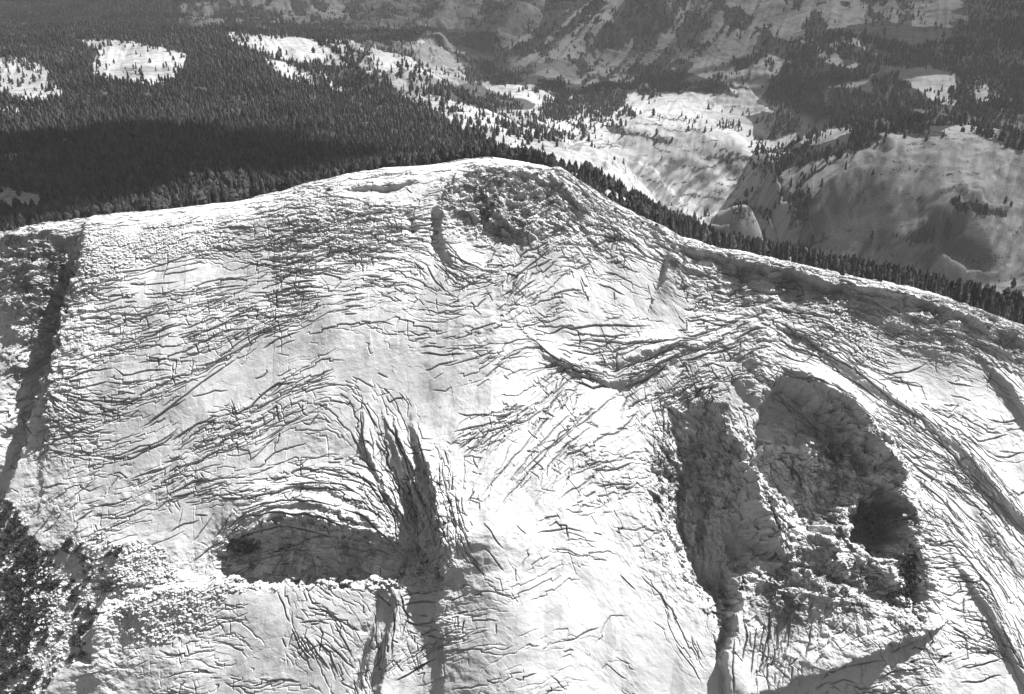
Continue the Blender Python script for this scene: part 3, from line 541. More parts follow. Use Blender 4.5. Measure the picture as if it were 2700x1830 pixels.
# ------------------------------------------------------------------ the country behind
# survey points of the land (column, row, distance)
LAND = [(-600, 700, 1150), (0, 640, 1150), (300, 590, 1150), (700, 540, 1150), (1000, 490, 1150), (1300, 470, 1150), (1500, 500, 1180), (1700, 588, 1150), (2000, 675, 1120),
 (2300, 728, 1110), (2600, 785, 1080), (2900, 860, 1060), (3300, 960, 1060),
 (-400, 560, 1500), (0, 520, 1450), (300, 505, 1450), (600, 480, 1500), (900, 440, 1500), (1150, 425, 1500), (1300, 430, 1600),
 (-600, 380, 1900), (0, 370, 2000), (250, 400, 1900), (500, 330, 2100), (800, 330, 2100), (1050, 380, 1950), (1250, 390, 1950), (1400, 430, 1900), (1560, 480, 1850), (1700, 545, 1800),
 (-600, 230, 2600), (0, 240, 2600), (300, 200, 2700), (500, 200, 2700), (700, 190, 2750), (900, 250, 2600), (1050, 290, 2450), (1200, 340, 2300),
 (-700, 90, 3300), (0, 85, 3300), (250, 95, 3200), (450, 100, 3150), (650, 95, 3200), (800, 110, 3150), (950, 175, 2950), (1080, 240, 2750), (1200, 300, 2500),
 (1000, 130, 3700), (1150, 200, 3500), (1250, 225, 3400), (1320, 290, 3000), (1420, 335, 2700),
 (-900, 110, 4400), (0, 100, 4400), (500, 110, 4400), (850, 105, 4300),
 (-900, 50, 5400), (0, 55, 5400), (500, 60, 5400), (900, 82, 5300), (1080, 80, 5000),
 (-900, -60, 6600), (0, -60, 6800), (600, -40, 6800), (1000, 20, 6400), (1150, 55, 5900),
 (1160, 95, 4700), (1280, 180, 4000), (1400, 245, 3500), (1300, 60, 4900), (1450, 100, 4500), (1400, -40, 5600), (1600, 0, 5000), (1700, 100, 4300),
 (1600, 180, 3900), (1500, 250, 3400), (1700, 250, 3350), (1900, 220, 3400), (1900, 100, 4000), (2000, 0, 4400), (1900, -80, 5200),
 (1600, 310, 3020), (1850, 310, 3020), (2000, 310, 3050), (1700, 345, 2900), (1550, 385, 2820), (1750, 385, 2810), (1890, 400, 2790), (1620, 470, 2710), (1800, 480, 2710), (1950, 485, 2710), (1720, 550, 2640), (1860, 560, 2630), (2000, 552, 2640), (2200, 250, 3050), (2200, 100, 3600), (2400, 0, 4000), (2700, 0, 4000), (2500, 150, 3300), (2700, 230, 2900), (2300, 330, 2650), (2500, 330, 2550),
 (3000, 100, 3300), (3300, 260, 2600), (3300, -50, 4400), (2300, -100, 5200), (2800, -100, 5000),
 (1350, -200, 8000), (2200, -250, 7500), (500, -200, 9000), (-900, -250, 9000), (3300, -250, 7000),
 (2050, 370, 2950), (2060, 440, 2850), (2150, 430, 2720), (2250, 380, 2600), (2095, 530, 2600), (2110, 580, 2400), (1950, 610, 2250), (1800, 600, 2200), (2060, 650, 2050),
 (2250, 760, 1850), (2600, 790, 1750), (2900, 800, 1700), (1900, 680, 1700), (1700, 600, 1500), (2200, 800, 1450), (2600, 880, 1400)]
la = np.array(LAND, float); dx_, dy_, dz_ = ray(la[:, 0], la[:, 1]); k_ = la[:, 2] / dy_
LX, LY, LZ = dx_ * k_, la[:, 2], dz_ * k_
def phi(r): return r
Am = np.hypot(LX[:, None] - LX[None], LY[:, None] - LY[None]) / 1000
n_ = len(LX); Mx = np.zeros((n_ + 3, n_ + 3)); Mx[:n_, :n_] = phi(np.sqrt(Am ** 2 + 0.08 ** 2)) - 0.015 * np.eye(n_)
Mx[:n_, n_] = 1; Mx[:n_, n_ + 1] = LX / 1000; Mx[:n_, n_ + 2] = LY / 1000; Mx[n_:, :n_] = Mx[:n_, n_:].T
sol = np.linalg.solve(Mx, np.concatenate([LZ, [0, 0, 0]]))
def land0(x, y):
    x = np.asarray(x, float); y = np.asarray(y, float)
    z = sol[n_] + sol[n_ + 1] * x / 1000 + sol[n_ + 2] * y / 1000
    for i in range(n_): z = z + sol[i] * np.sqrt(((x - LX[i]) ** 2 + (y - LY[i]) ** 2) / 1e6 + 0.0064)
    return z
def wpt(px, py, Y):
    a, b, c = ray(px, py); return a * Y / b, Y, c * Y / b
# domes: centre, half widths, height over surroundings, flank sharpness, heading
DOMES = [  # (px, py, Y, rx, ry_front, ry_back, top z override survey row, power)
    ("east", 2480, 362, 2130, 430, 300, 420, 3.0),
    ("bench", 1730, 328, 2930, 330, 215, 260, 2.4),
    ("knob", 1930, 580, 1900, 105, 55, 120, 2.3),
]
def land(x, y, detail=True):
    x = np.asarray(x, float); y = np.asarray(y, float)
    z = bilin(LG, (x - lgx0) / lgd, (y - lgy0) / lgd)
    wob = 1 + 0.10 * vnoise(x / 140, y / 140, 61)
    for nm, px, py, Yd, rx, rf, rb, pw in DOMES:
        cx, cy, cz = wpt(px, py, Yd)
        dx = (x - cx) / rx; dy = (y - cy) / np.where(y < cy, rf, rb)
        r = np.sqrt(dx * dx + dy * dy) * wob
        zz = cz - (170 if nm == 'knob' else 140 if nm in ("east", "bench") else 45) * np.clip(r, 0, 3) ** pw * (1 if nm != "east" else 1.7)
        z = np.maximum(z, zz)
    # crease between the two lobes of the eastern dome, and gullies
    cx, cy, cz = wpt(2480, 362, 2130)
    if detail:
        a = np.clip((y - 1200) / 2500, 0.15, 1.6)
        z = z + a * 13 * fbm(x, y, 520, 3, 71) + a * 4.5 * np.abs(fbm(x + y * 0.5, y * 1.3, 170, 4, 72, 0.5)) + 1.0 * fbm(x, y, 24, 3, 73) * np.clip(y / 2500, 0.6, 2)
    return z
lgd = 36.0; lgx0, lgy0 = -9000.0, 1000.0
GXL, GYL = np.meshgrid(np.arange(lgx0, 9001, lgd), np.arange(lgy0, 10001, lgd)); LG = land0(GXL, GYL)
# keep the land under the back of the near massif
print("land rbf", time.time() - T0)
ys = [1060.0]
while ys[-1] < 9500: ys.append(ys[-1] * 1.0017)
ys = np.array(ys); an = np.concatenate([np.linspace(-1.7, -0.56, 90)[:-1], np.linspace(-0.56, 0.56, 1600), np.linspace(0.56, 1.5, 80)[1:]])
AN, YS = np.meshgrid(an, ys); LXg = AN * YS; LZg = land(LXg, YS)
LU, LV = survey(LXg, YS, LZg)
def lridge(pts, hs, wL, wR, p=1.3):
    A = np.array(pts, float); hs = np.array(hs if hasattr(hs, '__len__') else [hs] * len(A), float); m = max(wL, wR) + 30
    b = (LU > A[:, 0].min() - m) & (LU < A[:, 0].max() + m) & (LV > A[:, 1].min() - m) & (LV < A[:, 1].max() + m)
    u = LU[b] + 14 * fbm(LXg[b], YS[b], 70, 4, 64, 0.6); v = LV[b] + 9 * fbm(LXg[b], YS[b], 70, 4, 65, 0.6)
    d, s_, par = polydist(u, v, A); LZg[b] += np.interp(par, np.arange(len(A)), hs) * (1 - sm(d / np.where(s_ > 0, wR, wL))) ** p
# eastern dome: spine, lobes and dark alcoves
lridge([(2320, 380), (2340, 440), (2300, 490), (2230, 520), (2140, 560), (2100, 600)], [4, 20, 32, 32, 24, 4], 80, 30)
lridge([(2400, 470), (2420, 560), (2400, 640)], [-6, -28, -12], 90, 80)
lridge([(2600, 480), (2560, 560), (2480, 600), (2420, 640)], [8, 30, 40, 16], 30, 130)
lridge([(2560, 520), (2480, 640), (2560, 690), (2640, 700)], [4, -34, -38, -10], 50, 24)
lridge([(2480, 530), (2540, 560), (2640, 580), (2700, 560)], [6, 10, 12, 8], 40, 8)
lridge([(1400, 395), (1480, 425), (1600, 500), (1720, 550)], [8, 18, 18, 10], 40, 30)
lridge([(1980, 430), (2040, 490), (2065, 540)], [-30, -50, -30], 26, 20)
lridge([(1860, 590), (1935, 600), (1950, 640)], [-12, -16, -10], 10, 12)
lridge([(300, 330), (420, 400), (560, 480), (640, 520)], [10, 26, 26, 10], 110, 150)
lridge([(1640, 315), (1760, 325), (1880, 365), (1960, 430), (2040, 510), (2070, 545)], [4, 26, 50, 66, 60, 24], 12, 170)
lridge([(1180, 320), (1330, 372), (1440, 410), (1600, 490), (1700, 545)], [10, 34, 48, 44, 16], 10, 110)
lridge([(2080, 640), (2130, 590), (2190, 510), (2240, 440), (2300, 398), (2380, 372), (2480, 358), (2600, 368), (2700, 398), (2800, 430)], [6, 20, 30, 30, 24, 20, 18, 20, 24, 24], 16, 120)
lridge([(1820, 600), (1880, 578), (1960, 582), (2020, 605), (2046, 640)], [3, 10, 16, 16, 8], 8, 60)
lridge([(1830, 420), (1900, 470), (1960, 540)], [-4, -16, -8], 60, 30)
lridge([(1640, 420), (1700, 460), (1790, 540)], [4, 12, 6], 16, 50)
lridge([(1075, 118), (1150, 62), (1230, 20), (1320, -60)], [30, 90, 120, 120], 12, 260)
lridge([(620, -20), (800, 20), (1000, 60), (1160, 60)], [60, 70, 50, 10], 80, 60)
lridge([(1320, 300), (1500, 170), (1700, 60), (1900, -60)], [10, 40, 70, 70], 130, 60)
lridge([(2000, 60), (2200, -10), (2400, -20), (2700, 60)], [10, 50, 50, 20], 40, 160)
lridge([(1880, 260), (2000, 190), (2150, 140), (2300, 150)], [0, 30, 40, 20], 60, 120)
for k_ in range(7):
    lridge([(1100 + 75 * k_, 150 + 8 * k_), (1180 + 80 * k_, 80 + 6 * k_), (1270 + 85 * k_, -10)], [6, 26, 18], 30, 60)
lridge([(840, 100), (960, 170), (1080, 235), (1230, 305), (1330, 345)], [10, 40, 56, 44, 20], 12, 130)
lridge([(900, 96), (1060, 108), (1180, 160), (1270, 212)], [10, 40, 40, 10], 12, 80)
lridge([(1480, 290), (1560, 250), (1700, 240), (1780, 260)], [4, 14, 16, 6], 14, 50)
lridge([(1300, 330), (1390, 322), (1480, 345), (1530, 365)], [2, 10, 12, 2], 10, 40)
lridge([(1780, 250), (1860, 238), (1980, 262), (2020, 300)], [2, 14, 18, 8], 10, 50)
# strata of bare slabs, running with the slopes
def grainland(x, y, ang, lw, sw, seed):
    c, s_ = math.cos(ang), math.sin(ang); return fbm((x * c + y * s_) / lw, (-x * s_ + y * c) / sw, 1.0, 3, seed, 0.6)
kf = np.clip((YS - 2300) / 1500, 0, 1)
mxs = sm((LXg / YS + 0.06) / 0.06)
STR = (1 - mxs) * grainland(LXg, YS, R(107), 900, 42, 141) + mxs * grainland(LXg, YS, R(72), 1100, 50, 142)
LZg += kf * 9 * np.abs(STR) + (1 - kf) * 2 * np.abs(STR)
dome = sm((LU - 2050) / 60) * sm((LV - 360) / 30) * sm((2600 - YS) / 200)
LZg += dome * 0.35 * (5 * np.abs(grainland(LXg, YS, R(20), 120, 14, 145)) + 3 * cells(LXg + 12 * vnoise(LXg / 30, YS / 30, 3), YS, 70, 16, 146))
bnch = sm((LU - 1380) / 60) * sm((2080 - LU) / 40) * sm((YS - 2200) / 200) * sm((3150 - YS) / 100)
LZg += bnch * 0.35 * (6 * np.abs(grainland(LXg, YS, R(-25), 150, 22, 147)) + 3 * cells(LXg + 12 * vnoise(LXg / 30, YS / 30, 3), YS, 90, 26, 148))
LSTR = np.zeros(LXg.shape, np.float32)
def land_ledges(n, seed, box, h0, h1, len0, len1, dark):
    g = np.random.default_rng(seed); ny, nx = LXg.shape; gy, gx_ = np.gradient(gaussy)
    k = 0; tries = 0
    while k < n and tries < n * 60:
        tries += 1; j = g.integers(30, ny - 30); i = g.integers(80, nx - 80); u, v = LU[j, i], LV[j, i]
        if not (box[0] < u < box[2] and box[1] < v < box[3]): continue
        if not pip(np.array([u]), np.array([v]), box[4])[0]: continue
        k += 1; x, y = LXg[j, i], YS[j, i]; L = g.uniform(len0, len1) * g.random() ** 0.5; pts = []; hd = None; go = 0; st = 9.0
        while go < L:
            fy = np.interp(y, ys, np.arange(ny)); fx = np.interp(x / y, an, np.arange(nx)); pts.append((fx, fy)); ii = int(min(nx - 2, max(1, fx))); jj = int(min(ny - 2, max(1, fy)))
            dzx = gx_[jj, ii] / max(1.0, (an[ii + 1] - an[ii]) * y); dzy = gy[jj, ii] / (ys[jj + 1] - ys[jj])
            a = math.atan2(dzx, -dzy) + g.normal(0, 0.28)
            if hd is not None and math.cos(a - hd) < 0: a += math.pi
            hd = a; x += st * math.cos(a); y += st * math.sin(a); go += st
        if len(pts) < 3: continue
        p = np.array(pts); i0, i1 = int(max(0, p[:, 0].min() - 9)), int(min(nx, p[:, 0].max() + 9)); j0, j1 = int(max(0, p[:, 1].min() - 9)), int(min(ny, p[:, 1].max() + 9))
        I, J = np.meshgrid(np.arange(i0, i1), np.arange(j0, j1)); d, s_, par = polydist(I.astype(float), J.astype(float), p); tp = np.clip(np.minimum(par, len(p) - 1 - par), 0, 1)
        e = p[-1] - p[0]; sg = 1.0 if (-e[1] * 0.5 + e[0] * 0.85) > 0 else -1.0
        LZg[j0:j1, i0:i1] += 0.4 * g.uniform(h0, h1) * tp * np.clip(d * s_ * sg + 0.5, 0, 1) * np.exp(-d / 2.5)
        LSTR[j0:j1, i0:i1] = np.maximum(LSTR[j0:j1, i0:i1], dark * g.uniform(0.4, 1) * tp * np.exp(-(d / 0.8) ** 2))
gaussy = LZg.copy()
for _ in range(12): gaussy[1:-1, 1:-1] = (gaussy[1:-1, 1:-1] + gaussy[:-2, 1:-1] + gaussy[2:, 1:-1] + gaussy[1:-1, :-2] + gaussy[1:-1, 2:]) / 5
land_ledges(520, 61, (1330, 300, 2080, 580, [(1400,395),(1530,330),(1640,312),(1880,355),(2040,500),(2070,545),(1950,575),(1640,520)]), 1.5, 5, 30, 200, 1.0)
land_ledges(700, 62, (2040, 350, 2760, 760, [(2060,640),(2180,520),(2300,395),(2480,358),(2700,398),(2760,760),(2060,740)]), 1.5, 5, 30, 150, 0.75)
land_ledges(900, 63, (860, -40, 2100, 330, [(860,60),(1100,90),(1200,-40),(2100,-40),(2100,320),(1300,320),(1000,170)]), 3, 12, 60, 420, 0.8)
land_ledges(260, 64, (900, 90, 1720, 560, [(900,100),(1060,110),(1240,200),(1330,350),(1700,520),(1690,545),(1430,420),(1100,270)]), 2, 6, 40, 220, 0.7)
land_ledges(160, 65, (-50, 90, 900, 560, [(-50,100),(500,100),(900,160),(880,230),(400,230),(150,560),(-50,560)]), 1, 3, 20, 90, 0.8)
land_ledges(300, 66, (1900, -40, 2750, 340, [(1900,-40),(2750,-40),(2750,340),(2300,340),(2000,300)]), 3, 9, 50, 300, 0.8)
def lidx(x, y):
    fy = np.interp(y, ys, np.arange(len(ys))); fx = np.interp(np.asarray(x) / y, an, np.arange(len(an))); return fx, fy
def land(x, y):
    fx, fy = lidx(x, y); return bilin(LZg, fx, fy)
def mot(x, y): return fbm(x, y / 2.6, 85, 5, 151, 0.62)
def strat(x, y):
    fx, fy = lidx(x, y); return bilin(STR, fx, fy)
LU, LV = survey(LXg, YS, LZg)

# tree cover painted as survey polygons: (density, polygon) later ones override
COVER = [
 (0.15, [(-2000,-600),(5000,-600),(5000,2000),(-2000,2000)]),
 (0.95, [(-2000,60),(0,72),(300,78),(560,90),(660,96),(870,120),(960,190),(1060,250),(1180,330),(1330,395),(1400,440),(1560,500),(1720,560),(1800,640),(1200,660),(-2000,900)]),
 (0.90, [(-2000,-900),(480,-900),(560,0),(620,60),(860,110),(300,100),(-2000,80)]),
 (0.25, [(470,10),(560,0),(620,10),(590,60),(520,80),(480,60)]),
 (0.90, [(600,40),(860,78),(1100,80),(1130,95),(1090,110),(900,100),(760,90)]),
 (0.12, [(1000,-200),(1120,-50),(1180,20),(1130,90),(870,60),(760,20),(700,-60),(620,-200)]),
 (0.05, [(185,104),(240,101),(330,106),(430,124),(495,150),(490,195),(440,212),(390,222),(330,215),(260,200),(240,170),(255,140),(230,120)]),
 (0.07, [(600,86),(740,88),(820,105),(900,145),(925,172),(840,170),(740,155),(640,128),(600,105)]),
 (0.2, [(680,150),(760,165),(850,195),(920,235),(870,245),(780,215),(690,180)]),
 (0.30, [(-300,120),(60,150),(150,190),(180,235),(110,260),(60,240),(0,200),(-300,180)]),
 (0.09, [(-300,150),(20,165),(110,205),(170,240),(120,272),(50,270),(0,250),(-300,245)]),
 (0.15, [(-100,268),(30,280),(72,305),(40,300),(-100,285)]),
 (0.45, [(90,345),(180,345),(210,372),(160,378),(90,370)]),
 (0.40, [(0,400),(60,405),(120,440),(110,480),(50,470),(0,430)]),
 (0.06, [(-200,490),(0,492),(70,505),(130,520),(140,545),(80,560),(0,545),(-200,560)]),
 (0.12, [(900,100),(1060,110),(1120,150),(1240,200),(1330,215),(1290,235),(1190,240),(1130,235),(1060,215),(980,170),(920,130)]),
 (0.10, [(1090,240),(1180,260),(1260,290),(1320,340),(1300,350),(1220,340),(1160,300),(1110,270)]),
 (0.10, [(1180,290),(1240,285),(1300,320),(1330,350),(1250,345)]),
 (0.07, [(1330,350),(1420,375),(1530,430),(1620,470),(1700,520),(1690,545),(1560,480),(1430,420),(1350,380)]),
 (0.12, [(1090,110),(1140,95),(1180,20),(1300,-60),(1500,-100),(1420,60),(1300,190),(1230,180),(1150,130)]),
 (0.85, [(1230,180),(1290,165),(1310,190),(1280,215),(1240,210)]),
 (0.80, [(1270,-50),(1300,0),(1320,60),(1290,40),(1260,0)]),
 (0.65, [(1420,60),(1500,-60),(1700,-60),(1800,0),(1790,90),(1650,100),(1600,170),(1480,120),(1420,150),(1380,170),(1330,200)]),
 (0.15, [(1370,170),(1500,90),(1520,100),(1440,160),(1390,185)]),
 (0.80, [(1100,240),(1250,215),(1330,255),(1420,265),(1400,290),(1280,290),(1200,270)]),
 (0.35, [(1300,190),(1480,150),(1700,170),(1800,200),(1800,310),(1600,310),(1450,290),(1350,250)]),
 (0.85, [(1440,270),(1500,268),(1530,300),(1480,322),(1430,300)]),
 (0.75, [(1650,180),(1800,190),(1900,210),(1950,260),(1760,240),(1660,200)]),
 (0.06, [(1800,240),(1900,250),(1980,275),(1960,310),(1850,320),(1790,290)]),
 (0.75, [(1300,310),(1420,310),(1540,330),(1540,350),(1400,345),(1300,330)]),
 (0.35, [(1300,300),(1500,320),(1560,355),(1540,400),(1430,385),(1340,360)]),
 (0.04, [(1560,340),(1640,312),(1760,318),(1880,355),(1960,420),(2040,500),(2070,545),(1950,575),(1820,560),(1640,520),(1480,430),(1430,395),(1530,370)]),
 (0.85, [(1590,330),(1640,335),(1650,355),(1610,355)]),(0.9, [(1605,332),(1625,330),(1633,348),(1610,352)]),(0.9, [(1715,368),(1755,372),(1755,382),(1715,380)]),
 (0.85, [(1700,560),(1800,570),(1830,580),(1790,640),(1740,620)]),
 (0.75, [(1960,300),(2010,380),(2000,420),(2050,480),(2060,520),(2090,500),(2200,430),(2300,380),(2330,370),(2300,330),(2100,290)]),
 (0.12, [(2010,370),(2060,362),(2100,350),(2080,385),(2020,392)]),(0.1, [(2090,370),(2160,345),(2260,332),(2230,360),(2140,385)]),(0.1,[(1950,405),(2060,400),(2110,395),(2080,420),(2000,430)]),
 (0.15, [(2060,450),(2230,400),(2240,410),(2130,460),(2070,520),(2040,500)]),
 (0.80, [(1900,100),(2100,80),(2300,60),(2500,30),(2800,-80),(4000,-80),(4000,500),(2700,420),(2550,380),(2300,350),(2100,320),(2000,270),(2040,200),(2100,170)]),
 (0.92, [(2060,180),(2160,160),(2150,230),(2190,290),(2100,310),(2030,270)]),
 (0.92, [(2500,-60),(4000,-60),(4000,300),(2700,240),(2600,200),(2450,170),(2600,90)]),
 (0.35, [(1800,0),(1900,-60),(2300,-100),(2100,20),(2000,60),(1850,90),(1800,140),(1780,60)]),
 (0.08, [(2040,20),(2100,10),(2290,-30),(2360,-10),(2340,20),(2200,30),(2100,60),(2030,60)]),
 (0.18, [(2030,60),(2180,65),(2200,85),(2120,115),(2050,100)]),
 (0.25, [(2360,20),(2460,15),(2560,45),(2570,70),(2440,75),(2350,60)]),(0.12, [(2380,30),(2450,20),(2500,45),(2470,60),(2390,50)]),
 (0.3, [(2160,120),(2250,100),(2290,130),(2260,180),(2150,160)]),(0.3,[(2300,140),(2390,140),(2420,160),(2300,170)]),
 (0.35,[(2250,210),(2300,190),(2260,230),(2170,230)]),(0.5,[(2380,210),(2580,190),(2640,260),(2480,280)]),
 (0.45, [(1900,60),(2000,80),(1960,200),(1880,220),(1800,180),(1850,120)]),
 (0.06, [(1880,175),(1930,170),(1940,195),(1890,195)]),(0.1,[(1930,210),(2000,215),(2000,240),(1930,235)]),
 (0.25, [(2480,345),(2570,315),(2620,330),(2640,360),(2600,370),(2500,360)]),
 (0.70, [(2540,350),(2600,330),(2720,280),(3300,260),(3300,500),(2700,395),(2640,375)]),
 (0.03, [(2060,640),(2120,600),(2180,520),(2240,440),(2300,395),(2360,375),(2480,358),(2560,362),(2700,398),(3200,520),(3200,900),(2100,900),(2000,740)]),
 (0.35, [(2060,520),(2140,470),(2200,450),(2180,520),(2120,590),(2060,610),(2040,560)]),
 (0.25, [(1830,560),(2000,540),(2070,545),(2050,600),(1990,590),(1900,570)]),
 (0.9, [(2505,520),(2560,540),(2640,556),(2665,575),(2600,572),(2515,548)]),
 (0.85, [(2105,655),(2170,615),(2185,620),(2140,655)]), (0.8,[(2400,625),(2500,600),(2520,612),(2420,640)]),
 (0.02, [(1830,590),(1880,576),(1960,580),(2020,600),(2045,640),(1990,650),(1900,630)]),
]
def cover(px, py):
    wx = px + 5 * vnoise(px / 22, py / 14, 81) + 9 * vnoise(px / 60, py / 30, 82); wy = py + 3 * vnoise(px / 20, py / 12, 83) + 5 * vnoise(px / 60, py / 30, 84)
    c = np.zeros(np.shape(px), np.float32)
    for d, poly in COVER: c[pip(wx, wy, poly)] = d
    return c
CV = cover(LU, LV)
vegl = np.where(CV > 0.7, 0.9, np.clip(CV * 1.0 + 0.42 * STR - 0.02 + 0.15 * fbm(LXg, YS, 90, 3, 91), 0, 1))
mott = fbm(LXg, YS / 2.6, 85, 5, 151, 0.62) + 0.55 * STR
fz = sm((YS - 2950) / 350) * (CV > 0.075) * (CV <= 0.7)
vegl = np.maximum(vegl, fz * 0.95 * sm((mott + 0.5 * (CV - 0.15) - 0.02) / 0.22))
vegl = np.maximum(vegl, LSTR * 0.8)
vegl = np.where((CV < 0.1) & (LSTR < 0.2), vegl * 0.8 + 0.1 * fbm(LXg, YS, 30, 4, 92, 0.65), vegl)
lv = np.stack([LXg, YS, LZg], -1).reshape(-1, 3); LF = grid_faces(len(an), len(ys))
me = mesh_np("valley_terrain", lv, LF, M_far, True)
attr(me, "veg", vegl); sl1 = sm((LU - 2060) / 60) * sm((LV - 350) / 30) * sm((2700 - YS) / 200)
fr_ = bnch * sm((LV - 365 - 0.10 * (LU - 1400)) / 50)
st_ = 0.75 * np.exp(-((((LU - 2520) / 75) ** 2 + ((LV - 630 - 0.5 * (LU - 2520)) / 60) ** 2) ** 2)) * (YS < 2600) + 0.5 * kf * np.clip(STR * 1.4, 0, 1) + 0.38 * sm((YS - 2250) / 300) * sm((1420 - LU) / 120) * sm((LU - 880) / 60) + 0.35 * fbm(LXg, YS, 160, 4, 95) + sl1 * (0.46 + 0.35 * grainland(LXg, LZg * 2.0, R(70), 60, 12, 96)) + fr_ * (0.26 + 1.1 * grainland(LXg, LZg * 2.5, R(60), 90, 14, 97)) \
    + np.clip((YS - 3000) / 1500, 0, 0.4) + 0.5 * np.clip(fbm(LXg / 4, YS, 12, 4, 98, 0.65) - 0.1, 0, 1)  # far slabs darkened with distance, cloud shade put into their tone
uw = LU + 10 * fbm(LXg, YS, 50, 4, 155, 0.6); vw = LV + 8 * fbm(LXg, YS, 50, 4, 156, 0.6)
st_ = st_ + (YS < 2600) * (0.4 * pip(uw, vw, [(2130,560),(2230,525),(2340,470),(2420,560),(2410,640),(2200,668),(2105,630)]) + 0.6 * pip(uw, vw, [(2420,630),(2500,560),(2570,545),(2600,600),(2640,700),(2560,690),(2470,640)]))  # dome hollow and foot of the spine toned darker than the rest
attr(me, "stain_shade", np.clip(st_, 0, 0.97))
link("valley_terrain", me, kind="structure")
print("terrain", time.time() - T0)

# ------------------------------------------------------------------ trees
def cone_tree(tiers, sides, seed):
    rd = seed % 3 == 0
    g = np.random.default_rng(seed); V = []; F = []
    for k in range(tiers):
        f = k / tiers; z0 = 0.10 + 0.80 * f; z1 = min(1.0, z0 + 0.9 / tiers + 0.12); r = (0.17 * (1 - f) ** 0.8 + 0.02) if not rd else 0.2 * math.sin(min(3.0, 0.9 + 2.0 * f)) + 0.02
        b = len(V); V.append((0, 0, z1)); ph = g.random() * 6
        for s in range(sides):
            a = ph + s * 2 * math.pi / sides; rr = r * g.uniform(0.65, 1.25)
            V.append((rr * math.cos(a), rr * math.sin(a), z0 + g.uniform(-0.03, 0.03)))
        for s in range(sides): F.append((b, b + 1 + s, b + 1 + (s + 1) % sides))
    return np.array(V), np.array(F)
def scatter_mesh(name, P3, Hh, protos, mat, seed, wid=1.0, tilt=0.0):
    g = np.random.default_rng(seed); which = g.integers(0, len(protos), len(P3)); Vs = []; Fs = []; Ts = []; off = 0
    tn = np.clip(0.5 + 0.3 * g.normal(0, 1, len(P3)) + 0.45 * vnoise(P3[:, 0] / 120, P3[:, 1] / 120, 107), 0, 1)
    for k, (pv, pf) in enumerate(protos):
        m = which == k; n = int(m.sum())
        if n == 0: continue
        p = P3[m]; h = Hh[m][:, None]; a = g.random(n) * 6.283; c, s = np.cos(a)[:, None], np.sin(a)[:, None]
        ww = h * wid * g.uniform(0.65, 1.45, (n, 1))
        x = (pv[None, :, 0] * c - pv[None, :, 1] * s) * ww + p[:, :1]; y = (pv[None, :, 0] * s + pv[None, :, 1] * c) * ww + p[:, 1:2]
        z = pv[None, :, 2] * h + p[:, 2:3]
        Ts.append(np.repeat(tn[m], len(pv))); Vs.append(np.stack([x, y, z], -1).reshape(-1, 3)); Fs.append((pf[None] + (np.arange(n) * len(pv))[:, None, None] + off).reshape(-1, 3)); off += n * len(pv)
    me = mesh_np(name, np.concatenate(Vs), np.concatenate(Fs), mat); attr(me, 'tone', np.concatenate(Ts)); return me
# candidate positions: uniform over the land, thinned by the cover
def candidates(y0, y1, n, seed, amax=0.60):
    g = np.random.default_rng(seed); y = np.sqrt(g.uniform(y0 * y0, y1 * y1, n)); x = g.uniform(-amax, amax, n) * y
    z = land(x, y); u, v = survey(x, y, z); return x, y, z, u, v
def grow(y0, y1, n, seed, amax=0.6, thr=1.0):
    x, y, z, u, v = candidates(y0, y1, n, seed, amax); gj = np.random.default_rng(seed + 9); e_ = np.abs(gj.normal(0, 1, n)) ** 1.5
    c = cover(u + e_ * 11 * gj.choice([-1, 1], n), v + e_ * 5 * gj.choice([-1, 1], n))
    clump = 0.55 + 0.9 * vnoise(x / 35, y / 35, 101) + 0.4 * vnoise(x / 12, y / 12, 102)
    c = np.where(c < 0.08, c * 0.3, c)
    pr = np.where(c > 0.8, c * np.clip(1.25 + 0.9 * vnoise(x / 60, y / 60, 103) + 0.5 * vnoise(x / 20, y / 20, 104), 0.12, 1), c * np.clip(clump + c * 0.6 + 1.2 * strat(x, y) + np.where(y > 2950, 1.6 * mot(x, y), 0), 0, 3.2))
    k = np.random.default_rng(seed + 5).random(n) < pr * thr
    k &= v < 1200
    return np.stack([x, y, z], 1)[k]
near = grow(1230, 2300, 52000, 201); mid = grow(2300, 3600, 90000, 202); far = grow(3600, 7600, 170000, 203)
# behind the crest the near massif may stand above the land
def ground(x, y):
    q = Yc(x) - y; t = np.interp(q, Q, tt); zb = Zc(x) - np.interp(t, tt, ZD)
    return np.maximum(land(x, y), np.where(t > -415, zb, -9999))
near[:, 2] = ground(near[:, 0], near[:, 1])
g3 = np.random.default_rng(9)
prN = [cone_tree(5, 7, s) for s in range(6)]; prM = [cone_tree(3, 6, 20 + s) for s in range(5)]; prF = [cone_tree(2, 5, 40 + s) for s in range(4)]
print("trees", len(near), len(mid), len(far))
for nm, pts, pr, s, h0, h1 in (("near", near, prN, 1, 9, 21), ("mid", mid, prM, 2, 9, 20), ("far", far, prF, 3, 10, 20)):
    hh = g3.uniform(h0, h1, len(pts)); hh *= np.where(g3.random(len(pts)) < 0.4, g3.uniform(0.4, 0.8, len(pts)), 1) * (1 + 0.25 * vnoise(pts[:, 0] / 90, pts[:, 1] / 90, 105))
    pts = pts.copy(); pts[:, 2] -= 0.5
    me = scatter_mesh("conifer_forest", pts, hh, pr, M_forest, s, 1.15)
    link("conifer_forest", me, kind="stuff", category="forest", label={"near": "dense dark conifer forest on the slope just behind the pale crest",
         "mid": "distant conifer woods around bare granite domes on the plateau", "far": "hazy far woods and brush on the slopes beyond the valley"}[nm])

